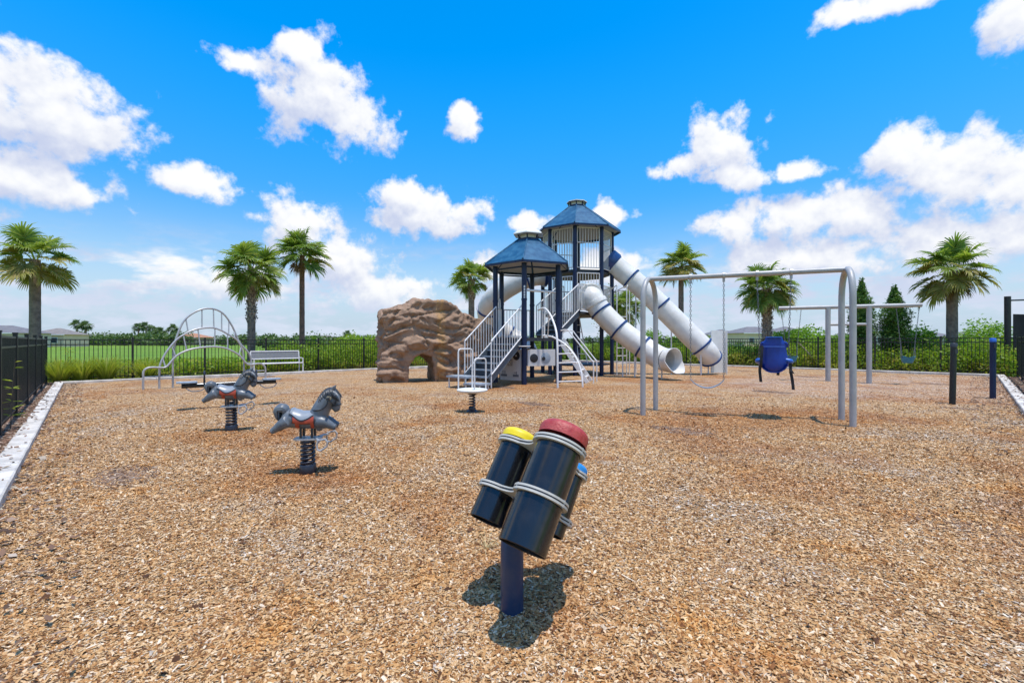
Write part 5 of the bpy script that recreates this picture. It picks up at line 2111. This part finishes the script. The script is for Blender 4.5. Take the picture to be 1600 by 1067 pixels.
# ------------------------------------------------------------------ court screen at the far right
def court_screen():
    p = V(19.6, 18.0, 0)
    root = thing('court_screen', 'tall black windscreen fence rising behind the right corner', 'fence', p)
    d = V(0.88, -0.47, 0).normalized()
    for k in range(3):
        q = p + d * (2.6 * k)
        MB().tube([up(q, -0.1), up(q, 3.08)], 0.10 if k == 0 else 0.05, 14).build('post', 'fence_black', root)
    MB().tube([up(p, 2.92), up(p + d * 5.2, 2.92)], 0.03, 8).build('top_rail', 'fence_black', root)
    vs, fs = [], []
    n = 24
    for i in range(n + 1):
        t = i / n
        for z in (0.05, 0.9, 1.7, 2.38 - 0.05 * math.sin(math.pi * ((t * 2) % 1))):
            q = p + d * (0.16 + 5.0 * t) + V(-d.y, d.x, 0) * (0.02 * math.sin(9 * t + z))
            vs.append(up(q, z))
    for i in range(n):
        for k in range(3):
            fs.append((i * 4 + k, i * 4 + 4 + k, i * 4 + 5 + k, i * 4 + 1 + k))
    nv = len(vs)
    vs += [q + V(-d.y, d.x, 0) * 0.006 for q in vs]
    fs += [tuple(nv + x for x in reversed(f)) for f in list(fs)]
    MB().add(vs, fs).build('windscreen', 'screen_black', root)


court_screen()


# ------------------------------------------------------------------ palms
def frond_mesh(name, el, seed, nleaf=40):
    """costapalmate fan (unit crown radius): arching petiole, then a wide folded fan with drooping tips"""
    rnd = random.Random(seed)
    e = R(el)
    steps = 12
    total = 0.72
    p = V(0, 0, 0)
    spine = [p.copy()]
    for i in range(steps):
        t = i / steps
        ang2 = e - R(62 if el > 20 else 40) * t ** 1.5 * (0.5 + 0.5 * math.cos(e))
        p = p + V(math.cos(ang2), 0, math.sin(ang2)) * (total / steps)
        spine.append(p.copy())
    vs, fs = [], []

    def strip(path, widths, nrm):
        o = len(vs)
        for q, w, nn in zip(path, widths, nrm):
            vs.append(q + nn * w)
            vs.append(q - nn * w)
        for i in range(len(path) - 1):
            fs.append((o + 2 * i, o + 2 * i + 1, o + 2 * i + 3, o + 2 * i + 2))
    ks = 8
    strip(spine[:ks + 2], [0.018 - 0.001 * i for i in range(ks + 2)], [V(0, 1, 0)] * (ks + 2))
    for k in range(nleaf):
        s = -1 + 2 * (k + 0.5) / nleaf
        th = s * R(150)
        bi = ks + (1 - abs(s)) * (steps - ks) * 0.6
        i0 = int(bi)
        b = spine[i0].lerp(spine[min(i0 + 1, steps)], bi - i0)
        td = (spine[min(i0 + 1, steps)] - spine[i0 - 1]).normalized()
        upn = V(-td.z, 0, td.x)
        lat = V(0, 1, 0)
        dirv = (td * math.cos(th) + lat * math.sin(th) + upn * (0.34 * abs(math.sin(th)) + rnd.uniform(-.06, .06))).normalized()
        Ln = (0.50 - 0.10 * abs(s)) * rnd.uniform(0.85, 1.12)
        q = b.copy()
        dv = dirv.copy()
        path = [q.copy()]
        br = rnd.uniform(0.7, 1.5)
        for j in range(4):
            q = q + dv * (Ln / 4)
            path.append(q.copy())
            dv = (dv + V(0, 0, -1) * (0.05 + 0.42 * max(0, j - 0.4) * br)).normalized()
        side_ = dirv.cross(upn).normalized()
        tw = rnd.uniform(-0.75, 0.75)
        side_ = (side_ * math.cos(tw) + upn * math.sin(tw)).normalized()
        strip(path, [0.009, 0.020, 0.020, 0.013, 0.0015], [side_] * 5)
    me = bpy.data.meshes.new(name)
    me.from_pydata([tuple(q) for q in vs], [], fs)
    me.update()
    return me


FR = {el: [frond_mesh('frond', el, el * 3 + s) for s in range(2)] for el in (84, 66, 48, 30, 12, -8, -30, -58)}


def palm(label, p, h, r, tr, fronds=34, boots=False, trunk_mat='bark_palm', skirt=0.0, yellow=0.15, lean=(0, 0), deep=False, seed=1, spread=1.0, droop=0):
    rnd = random.Random(seed)
    root = thing('sabal_palm', label, 'palm tree', p, 0, 'palms standing round the playground')
    top = V(lean[0], lean[1], h)
    # ringed, slightly curved trunk
    n = 26
    pts, rs = [], []
    for i in range(n + 1):
        t = i / n
        c = V(lean[0] * t ** 1.6, lean[1] * t ** 1.6, -0.1 + (h + 0.05) * t)
        pts.append(c)
        flare = 1.0 + 0.28 * math.exp(-t * 14)
        rs.append(tr * flare * (1.0 - 0.10 * t + 0.02 * rnd.uniform(-1, 1)) * (1 + 0.018 * (i % 2)))
    MB().tube(pts, rs, 16).build('trunk', trunk_mat, root, 80, local=True)
    if boots:
        bm_ = MB().add([(-.05, 0, 0), (.05, 0, 0), (.035, -.05, .14), (-.035, -.05, .14), (0.0, -.10, .20), (0.02, -.04, .22), (-0.02, -.04, .22)],
                       [(0, 1, 2, 3), (3, 2, 4), (2, 5, 4), (4, 6, 3), (5, 6, 4)]).mesh('leaf_base', 0)
        hh = h * boots
        k = 0
        z = h - 0.06
        while z > h - hh:
            for i in range(7):
                a = 2 * math.pi * (i + 0.5 * (k % 2)) / 7 + rnd.uniform(-.12, .12)
                t = z / h
                cx, cy = lean[0] * t ** 1.6, lean[1] * t ** 1.6
                s = rnd.uniform(0.85, 1.25)
                inst('leaf_base', bm_, root, (cx + math.cos(a) * tr * 0.93, cy + math.sin(a) * tr * 0.93, z - 0.08), (0, 0, a + math.pi / 2), (s * 1.2 * tr / 0.2, s, s), 'boots')
            z -= 0.13
            k += 1
    els = [84, 66, 66, 48, 48, 48, 30, 30, 12, 12, 12, -8, -8, -8, -30]
    if droop:
        els += [-30] * droop
    ga = rnd.random() * 6
    base_g = 'frond_deep' if deep else 'frond_green'
    for k in range(fronds):
        el = els[int(k / fronds * len(els))]
        ga += 2.39996 + rnd.uniform(-.25, .25)
        me = FR[el][rnd.randrange(2)]
        mt = base_g
        if el <= 12 and rnd.random() < yellow * 2.2:
            mt = 'frond_yellow'
        elif el <= 30 and rnd.random() < yellow * 0.6:
            mt = 'frond_yellow'
        elif rnd.random() < 0.3:
            mt = 'frond_deep' if base_g == 'frond_green' else 'frond_green'
        s = r * rnd.uniform(0.80, 1.12)
        inst('frond', me, root, top + V(math.cos(ga) * tr * 0.5, math.sin(ga) * tr * 0.5, rnd.uniform(-0.12, 0.08) - (0.12 if el < 10 else 0)),
             (rnd.uniform(-.5, .5), rnd.uniform(-.2, .2), ga), (s, s * rnd.uniform(0.9, 1.15), s), mt)
    for k in range(int(skirt * 14)):
        ga += 2.39996 + rnd.uniform(-.3, .3)
        s = r * rnd.uniform(0.5, 0.78)
        inst('dead_frond', FR[-58 if k % 3 else -30][rnd.randrange(2)], root, top + V(math.cos(ga) * tr, math.sin(ga) * tr, -0.25), (rnd.uniform(-.2, .2), 0, ga), (s * 0.8, s * 0.55, s), 'frond_brown')
    return root


palm('palm with yellowing lower fronds standing beyond the left fence', (-15.72, 15.0, 0), 4.05, 1.12, 0.150, 26, trunk_mat='bark_palm', yellow=0.42, seed=3, droop=4, skirt=0.15)
palm('broad palm with shaggy booted trunk right of the arch climber', (-11.45, 20.0, 0), 4.45, 1.42, 0.165, 38, boots=0.52, yellow=0.14, seed=5, droop=6)
palm('slim tall palm with reddish trunk behind the bench', (-10.15, 22.0, 0), 5.5, 1.30, 0.125, 32, trunk_mat='bark_red', skirt=0.4, yellow=0.12, deep=True, seed=8)
palm('palm rising between the climbing rock and the towers', (-2.45, 27.5, 0), 5.1, 1.28, 0.19, 30, yellow=0.12, seed=11, droop=2, boots=0.25)
palm('palm showing behind the long tube slide', (10.4, 28.0, 0), 5.95, 1.42, 0.165, 32, yellow=0.35, seed=14, droop=1, skirt=0.2)
palm('dense palm with thick booted trunk behind the blue swing', (13.45, 24.0, 0), 4.1, 1.55, 0.22, 48, boots=0.9, yellow=0.12, deep=True, seed=17, droop=6)
palm('wide palm with brown lower fronds in the right corner', (18.95, 19.6, 0), 4.35, 1.50, 0.20, 32, yellow=0.34, seed=21, skirt=0.75, droop=4)
palm('lower palm half hidden between the two tube slides', (7.6, 30.5, 0), 3.6, 1.3, 0.17, 28, yellow=0.1, seed=23, droop=2)


# ------------------------------------------------------------------ foliage
def leaf_cloud(centers, radii, n_per, size, name, flat=0.0, shell=0.55, aspect=1.9):
    """many small leaf faces spread through ellipsoids"""
    P, S = [], []
    for c, r, n in zip(centers, radii, n_per):
        d = rng.normal(size=(n, 3))
        d /= np.linalg.norm(d, axis=1)[:, None]
        rad = (shell + (1 - shell) * rng.random(n) ** 0.6)
        bump = 1 + 0.22 * np.sin(d[:, 0] * 5 + c[0] * 3) * np.cos(d[:, 2] * 6 + c[1] * 2) + 0.12 * rng.normal(size=n)
        P.append(np.array(c) + d * rad[:, None] * bump[:, None] * np.array(r))
    P = np.concatenate(P)
    n = len(P)
    a = rng.normal(size=(n, 3)); a[:, 2] *= 0.6
    a /= np.linalg.norm(a, axis=1)[:, None]
    b = rng.normal(size=(n, 3)); b[:, 2] *= (1 - flat)
    b -= a * (a * b).sum(1)[:, None]
    b /= np.linalg.norm(b, axis=1)[:, None]
    L = size * rng.uniform(0.6, 1.4, n)
    W = L / aspect
    cr = np.cross(a, b)
    v0 = P - a * L[:, None]
    v1 = P + b * W[:, None] + cr * (W * 0.25)[:, None]
    v2 = P + a * L[:, None]
    v3 = P - b * W[:, None] + cr * (W * 0.25)[:, None]
    verts = np.stack([v0, v1, v2, v3], 1).reshape(-1, 3)
    me = bpy.data.meshes.new(name)
    me.vertices.add(4 * n)
    me.vertices.foreach_set('co', verts.reshape(-1).astype(np.float32))
    me.loops.add(4 * n)
    me.loops.foreach_set('vertex_index', np.arange(4 * n, dtype=np.int32))
    me.polygons.add(n)
    me.polygons.foreach_set('loop_start', np.arange(0, 4 * n, 4, dtype=np.int32))
    me.update(calc_edges=True)
    return me


def along(P0, d, n_, s, o):
    q = P0 + d * s + n_ * o
    return (q.x, q.y)


# vines and low scrub behind the back fences: masses nobody could count
def scrub(name, label, P0, d, n_, spans, material, size=0.05):
    cs, rs, ns = [], [], []
    for (s0, s1, o0, o1, h0, h1, step) in spans:
        s = s0
        while s < s1:
            h = random.uniform(h0, h1)
            x, y = along(P0, d, n_, s + random.uniform(-.2, .2), random.uniform(o0, o1))
            w = random.uniform(0.45, 0.8) * (0.6 + 0.4 * h)
            cs.append((x, y, h * 0.45))
            rs.append((w, w, h * 0.58))
            ns.append(int(800 * w * h + 130))
            s += step * random.uniform(0.7, 1.3)
    me = leaf_cloud(cs, rs, ns, size, name)
    tag(link(name, me, material), label, kind='stuff')


scrub('vine_thicket', 'low tangled green vines behind the left back fence', A, dAB, nAB,
      [(0, 9, 1.5, 2.6, 0.35, 0.70, 0.45), (-4, 12, 2.8, 7.0, 0.25, 0.5, 0.22), (-6, 14, 7.0, 14.0, 0.2, 0.4, 0.16), (6.5, 26, 1.7, 3.0, 0.9, 1.35, 0.55), (9.0, 26, 3.2, 4.8, 1.3, 1.75, 0.8)], 'vine', 0.055)
scrub('vine_thicket', 'bright green vine thicket behind the right back fence', B, dBC, nBC,
      [(0, 20.5, 1.1, 1.8, 0.7, 1.25, 0.5), (0, 21, 2.0, 3.2, 1.1, 1.6, 0.65)], 'vine', 0.055)
scrub('yellow_groundcover', 'yellow-leaved low plants behind the right back fence', B, dBC, nBC,
      [(8.0, 19.5, 0.95, 1.3, 0.35, 0.85, 0.40)], 'croton', 0.05)
scrub('flowering_groundcover', 'low yellow and pink flowering plants behind the left back fence', A, dAB, nAB,
      [(-0.5, 14, 1.35, 2.2, 0.2, 0.55, 0.32), (-3, 12, 3.0, 8.0, 0.3, 0.5, 0.5)], 'croton', 0.04)


def shrub(label, x, y, w, h, material, n=1500, size=0.05, seed=0, group=None, trunk=True, zc=None):
    root = thing('shrub', label, 'shrub', (x, y, 0), 0, group)
    cs, rs, ns = [], [], []
    rr = random.Random(seed)
    for k in range(9):
        a = rr.random() * 6.283
        q = rr.random() ** 0.5
        cs.append((math.cos(a) * w * 0.55 * q, math.sin(a) * w * 0.55 * q, h * rr.uniform(0.38, 0.80)))
        s = rr.uniform(0.32, 0.55)
        rs.append((w * s, w * s, h * s * 0.55))
        ns.append(n // 9)
    cr = link('foliage', leaf_cloud(cs, rs, ns, size, 'foliage'), material, root)
    st = MB()
    for k in range(5):
        a = rr.random() * 6.283
        st.tube([V(0.05 * math.cos(a), 0.05 * math.sin(a), -0.08), V(0.3 * w * math.cos(a), 0.3 * w * math.sin(a), h * 0.6)], [0.025, 0.010], 6)
    st.build('stems', 'bark_tree', root, local=True)


def on_right(s, o):
    return along(B, dBC, nBC, s, o)


G = 'shrubs behind the back fence'
for (px, dd, w, h, mt, lb, sd) in [
    (1252, 23.6, 1.35, 2.15, 'vine_lime', 'lime green rounded shrub left of the two swing posts', 1),
    (1300, 22.6, 1.2, 1.95, 'vine_lime', 'lime green shrub directly behind the two swing posts', 2),
    (1222, 24.5, 1.0, 1.85, 'vine_lime', 'lime green shrub beside the thick palm trunk', 3),
    (1432, 20.6, 0.85, 2.05, 'vine_lime', 'upright green shrub just right of the right cypress', 4),
    (1538, 20.4, 1.3, 2.2, 'vine_lime', 'large green shrub behind the upright navy post', 5),
    (1500, 21.8, 0.9, 1.6, 'vine', 'green shrub left of the court screen beside the corner palm', 6),
    (1015, 31.0, 1.5, 2.3, 'vine_lime', 'bright green bush seen below the lower tube slide', 7),
    (1062, 30.0, 1.3, 2.0, 'vine_lime', 'bright green bush between the slide exit and long slide', 8),
    (590, 25.0, 1.3, 1.9, 'vine', 'green bush just left of the climbing rock', 9),
    (545, 24.5, 1.2, 1.75, 'vine', 'green bush behind the fence right of the bench', 10),
]:
    shrub(lb, (px - 800) / 711 * dd, dd, w, h, mt, 2600, 0.06, sd, G)


def tree(label, x, y, h, w, material, seed, n=5200):
    rr = random.Random(seed)
    root = thing('broadleaf_tree', label, 'tree', (x, y, 0))
    cs, rs, ns = [], [], []
    for k in range(16):
        a = rr.random() * 6.283
        q = rr.random() ** 0.5
        z = h * rr.uniform(0.30, 0.92)
        k_ = 1 - 0.5 * abs(z / h - 0.55)
        cs.append((math.cos(a) * w * 0.6 * q * k_, math.sin(a) * w * 0.6 * q * k_, z))
        s = rr.uniform(0.22, 0.4)
        rs.append((w * s, w * s, h * s * 0.42))
        ns.append(n // 16)
    link('crown', leaf_cloud(cs, rs, ns, 0.075, 'crown'), material, root)
    st = MB()
    st.tube(spline([V(0, 0, -0.1), V(0.05, 0.02, h * 0.3), V(0, 0, h * 0.6), V(-0.05, 0, h * 0.85)], 4), [0.14 - 0.009 * i for i in range(13)], 8)
    for c in cs[:8]:
        st.tube([V(0, 0, h * 0.28), V(c[0] * 0.6, c[1] * 0.6, c[2] * 0.75), Vector(c)], [0.06, 0.035, 0.012], 6)
    st.build('trunk', 'bark_tree', root, local=True)


tree('dark green leafy tree seen behind the tall tower ladder', 7.4, 33.0, 4.9, 1.9, 'oak', 31)


def cypress(label, x, y, h, w, seed):
    rr = random.Random(seed)
    root = thing('cypress', label, 'tree', (x, y, 0), 0, 'cypress trees behind the fence')
    cs, rs, ns = [], [], []
    for k in range(58):
        t = (k + 0.5) / 58
        z = h * (0.06 + 0.92 * t)
        wid = w * 0.5 * float(np.interp(t, [0, 0.12, 0.5, 0.66, 0.78, 0.88, 1.0], [0.78, 0.98, 1.0, 1.0, 0.70, 0.42, 0.12])) * (1 + 0.10 * math.sin(t * 23 + seed))
        a = k * 2.4
        cs.append((math.cos(a) * wid * 0.5, math.sin(a) * wid * 0.5, z))
        rs.append((wid * rr.uniform(.35, .62), wid * rr.uniform(.35, .62), h * 0.075 + wid * 0.2))
        ns.append(int(90 + 420 * wid))
    link('crown', leaf_cloud(cs, rs, ns, 0.05, 'crown', aspect=2.6), 'cypress', root)
    MB().tube([V(0, 0, -0.1), V(0, 0, h * 0.85)], [0.08, 0.02], 8).build('trunk', 'bark_tree', root, local=True)


cypress('left cypress partly hidden by the right swing leg', 16.05, 20.9, 4.05, 1.15, 41)
cypress('right cypress standing clear behind the fence', 17.15, 20.4, 3.68, 1.25, 43)


def grass_clump(label, x, y, h, n, seed):
    rr = random.Random(seed)
    root = thing('ornamental_grass', label, 'grass clump', (x, y, 0), 0, 'grass clumps by the left corner')
    vs, fs = [], []
    for k in range(n):
        a = rr.random() * 6.283
        r0 = rr.random() * 0.12
        L = h * rr.uniform(0.8, 1.45)
        out = rr.uniform(0.10, 0.75)
        b = V(math.cos(a) * r0, math.sin(a) * r0, -0.02)
        dv = V(math.cos(a) * out, math.sin(a) * out, 1).normalized()
        sd_ = V(-math.sin(a), math.cos(a), 0)
        o = len(vs)
        q = b.copy()
        for j in range(5):
            w = 0.012 * (1 - j / 4.6)
            vs += [q + sd_ * w, q - sd_ * w]
            q = q + dv * (L / 4)
            dv = (dv + V(math.cos(a) * 0.12, math.sin(a) * 0.12, -0.14 * j * 0.6)).normalized()
        for j in range(4):
            fs.append((o + 2 * j, o + 2 * j + 1, o + 2 * j + 3, o + 2 * j + 2))
    me = bpy.data.meshes.new('blades')
    me.from_pydata([tuple(v) for v in vs], [], fs)
    me.update()
    link('blades', me, 'tuft', root)


for i, (s, o_, h, lb) in enumerate([(-0.10, 0.62, 0.62, 'yellow-green grass clump hugging the left fence corner'), (0.42, 0.60, 0.60, 'second yellow-green grass clump from the left fence corner'),
                                    (0.98, 0.62, 0.66, 'third yellow-green grass clump from the left fence corner'), (2.02, 0.62, 0.58, 'separate grass clump left of the arch climber')]):
    x, y = along(A, dAB, nAB, s, o_)
    grass_clump(lb, x, y, h * 1.1, 520, 60 + i)


def sprig(label, base, pts, n, seed):
    rr = random.Random(seed)
    root = thing('leafy_sprig', label, 'plant', base)
    st = MB().tube(spline([Vector(p) for p in pts], 4), 0.006, 5)
    st.build('stem', 'bark_tree', root)
    path = spline([Vector(p) - V(*base) for p in pts], 6)
    vs, fs = [], []
    for k in range(n):
        c = path[int(rr.uniform(0.25, 1) * (len(path) - 1))]
        a = rr.random() * 6.283
        dv = V(math.cos(a), math.sin(a), rr.uniform(-.1, .5)).normalized()
        sd_ = dv.cross(V(0, 0, 1)).normalized()
        L = rr.uniform(0.12, 0.22)
        o = len(vs)
        vs += [c, c + dv * L * 0.5 + sd_ * 0.018, c + dv * L - V(0, 0, 0.02), c + dv * L * 0.5 - sd_ * 0.018]
        fs.append((o, o + 1, o + 2, o + 3))
    me = bpy.data.meshes.new('leaves')
    me.from_pydata([tuple(v) for v in vs], [], fs)
    me.update()
    link('leaves', me, 'tuft', root)


sprig('pale leafy sprig poking through the left fence', (-7.55, 6.85, 0), [(-7.55, 6.85, -0.05), (-7.5, 6.83, 0.5), (-7.42, 6.80, 1.05)], 26, 71)
sprig('tall leafy plant in the left fence corner', (-14.1, 14.45, 0), [(-14.1, 14.45, -0.05), (-14.05, 14.4, 0.6), (-14.0, 14.35, 1.1)], 46, 72)


def stake(label, a, b):
    o = MB().tube(spline([a, a.lerp(b, 0.5) + V(0.03, 0, 0.02), b], 4), 0.022, 8).build('leaning_stake', 'dead_wood', None)
    tag(o, label, 'stake')


stake('pale wooden stake leaning behind the fence by the swing posts', V(14.7, 21.55, -0.05), V(13.75, 21.9, 1.28))
stake('pale stick leaning behind the fence beside the bench', V(-10.15, 20.9, -0.05), V(-9.75, 20.9, 1.25))

# dry tuft of grass by the drums
def dry_tuft(x, y):
    vs, fs = [], []
    rr = random.Random(5)
    for k in range(26):
        a = rr.random() * 6.283
        L = rr.uniform(0.08, 0.17)
        dv = V(math.cos(a), math.sin(a), rr.uniform(0.35, 1.2)).normalized()
        sd_ = V(-math.sin(a), math.cos(a), 0)
        o = len(vs)
        q = V(0, 0, 0)
        for j in range(4):
            vs += [q + sd_ * 0.0016 * (1 - j / 4), q - sd_ * 0.0016 * (1 - j / 4)]
            q = q + dv * L / 3
            dv = (dv + V(0, 0, -0.3)).normalized()
        for j in range(3):
            fs.append((o + 2 * j, o + 2 * j + 1, o + 2 * j + 3, o + 2 * j + 2))
    me = bpy.data.meshes.new('dry_grass')
    me.from_pydata([tuple(v) for v in vs], [], fs)
    me.update()
    o = link('dry_grass_tuft', me, 'straw', None, (x, y, gz(x, y)))
    tag(o, 'small dry straw-coloured grass tuft behind the yellow-topped drum', 'grass tuft')


dry_tuft(-0.16, 2.85)

# ------------------------------------------------------------------ far background: houses, palms, wood
def house(label, x, y, w, dp, h, rh, wall, roofm, rz=0.0, storeys=1, nwin=3):
    root = thing('house', label, 'house', (x, y, 0), rz, 'houses beyond the meadow')
    MB().box((0, 0, h / 2 - 0.1), (w, dp, h + 0.2)).build('wall', wall, root, 0, local=True)
    o = 0.5
    rw, rd = w / 2 + o, dp / 2 + o
    rg = max(0.5, rw - rd)
    vs = [(-rw, -rd, h), (rw, -rd, h), (rw, rd, h), (-rw, rd, h), (-rg, 0, h + rh), (rg, 0, h + rh)]
    MB().add(vs, [(0, 1, 5, 4), (1, 2, 5), (2, 3, 4, 5), (3, 0, 4), (3, 2, 1, 0)]).build('roof', roofm, root, 0, local=True)
    MB().box((0, -dp / 2 - o, h - 0.08), (w + 2 * o + 0.05, 0.06, 0.2)).build('fascia', 'trim_white', root, 0, local=True)
    for s in range(storeys):
        for k in range(nwin):
            wx = -w / 2 + w * (k + 0.5) / nwin
            z = 0.9 + s * 2.9
            wd = MB().box((wx, -dp / 2 - 0.03, z + 0.7), (1.5, 0.06, 1.5)).build('window', 'trim_white', root, 0, local=True)
            MB().box((0, -0.04, 0.75), (1.25, 0.04, 1.25)).build('pane', 'glass_dark', wd, 0, local=True)


def at(px, d):
    return (px - 800) / 711 * d


for (px, d, w, dp, h, rh, wl, rf, st, lb) in [
    (92, 120, 8.5, 8, 3.1, 1.7, 'stucco_tan', 'roof_brown', 1, 'tan house with brown hip roof right of the left palm'),
    (8, 105, 12, 9, 3.2, 1.8, 'stucco_grey', 'roof_grey', 1, 'grey-roofed house at the left edge above the fence'),
    (303, 170, 9, 8, 2.8, 1.6, 'stucco_orange', 'roof_orange', 1, 'orange-roofed house seen through the arch climber'),
    (505, 190, 14, 9, 2.3, 1.5, 'stucco_tan', 'roof_brown', 1, 'low house on the skyline right of the slim palm'),
    (1176, 130, 13.5, 10, 3.6, 1.9, 'stucco_tan', 'roof_grey', 1, 'tan house with grey hip roof left of the thick palm'),
    (1126, 160, 11, 10, 3.6, 1.9, 'stucco_grey', 'roof_grey', 1, 'small grey house beside the long slide'),
    (1226, 150, 11, 10, 4.2, 2.0, 'stucco_grey', 'roof_grey', 1, 'grey house right of the thick palm trunk'),
    (1372, 120, 8.5, 9, 4.0, 1.8, 'stucco_grey', 'roof_grey', 1, 'house between the two cypress trees'),
    (1448, 160, 11, 9, 3.2, 1.7, 'stucco_tan', 'roof_grey', 1, 'house between right cypress and corner palm'),
    (1510, 150, 10, 9, 3.0, 1.7, 'stucco_grey', 'roof_grey', 1, 'low house right of the corner palm trunk'),
]:
    house(lb, at(px, d), d, w, dp, h, rh, wl, rf, R(random.uniform(-12, 12)), st, 3 if w > 9 else 2)


def far_wood():
    cs, rs, ns = [], [], []
    rr = random.Random(91)
    for (p0, p1, d0, d1, h0, h1, n) in [(60, 600, 150, 230, 2.2, 4.6, 150), (110, 290, 140, 170, 3.4, 5.2, 40), (600, 1100, 160, 240, 2.5, 4.5, 60), (1100, 1640, 170, 240, 2.6, 4.6, 110), (-120, 60, 130, 200, 2.5, 4.5, 40),
                                        (420, 600, 90, 130, 1.6, 2.4, 26)]:
        for k in range(n):
            px = rr.uniform(p0, p1)
            d = rr.uniform(d0, d1)
            h = rr.uniform(h0, h1)
            if 62 < px < 116 or -20 < px < 40 or 285 < px < 322:
                h *= 0.4
            w = rr.uniform(1.6, 3.6)
            for j in range(3):
                cs.append((at(px, d) + rr.uniform(-w, w), d + rr.uniform(-2, 2), h * rr.uniform(0.35, 0.62)))
                rs.append((w * rr.uniform(.5, .9), w * 0.8, h * rr.uniform(0.32, 0.5)))
                ns.append(60)
    me = leaf_cloud(cs, rs, ns, 0.36, 'far_wood', shell=0.6, aspect=1.4)
    tag(link('far_wood', me, 'far_leaf'), 'low line of far-off trees and bushes along the horizon', kind='stuff')


far_wood()

def far_palm(label, px, d, h, r):
    rr = random.Random(px)
    root = thing('distant_palm', label, 'palm tree', (at(px, d), d, 0), 0, 'distant palms on the skyline')
    MB().tube([V(0, 0, -0.1) + V(at(px, d), d, 0), V(0.1, 0, h) + V(at(px, d), d, 0)], [0.28, 0.22], 8).build('trunk', 'bark_palm', root)
    ga = rr.random() * 6
    cs = []
    for k in range(18):
        ga += 2.4
        el = (84, 48, 30, 12, -8, -30)[k % 6]
        s = r * rr.uniform(0.85, 1.1)
        inst('frond', FR[el][k % 2], root, (0.1, 0, h), (rr.uniform(-.5, .5), 0, ga), (s, s * 1.2, s), 'far_leaf')


for (px, d, h, r, lb) in [(120, 150, 6.6, 2.2, 'distant palm right of the tan house, first of the pair'), (134, 150, 6.2, 2.2, 'distant palm right of the tan house, second of the pair'),
                          (216, 160, 6.0, 2.2, 'leftmost distant palm of the row above the fence'), (228, 155, 6.1, 2.1, 'distant palm second from left in the row above the fence'),
                          (238, 170, 5.4, 2.3, 'short distant palm in the middle of the row'), (251, 160, 4.3, 2.3, 'short distant palm, fourth in the row'),
                          (269, 165, 5.6, 2.4, 'distant palm at the right end of the row, left of the arch climber'), (542, 170, 4.0, 1.8, 'small lone distant palm left of the rock')]:
    far_palm(lb, px, d, h, r)
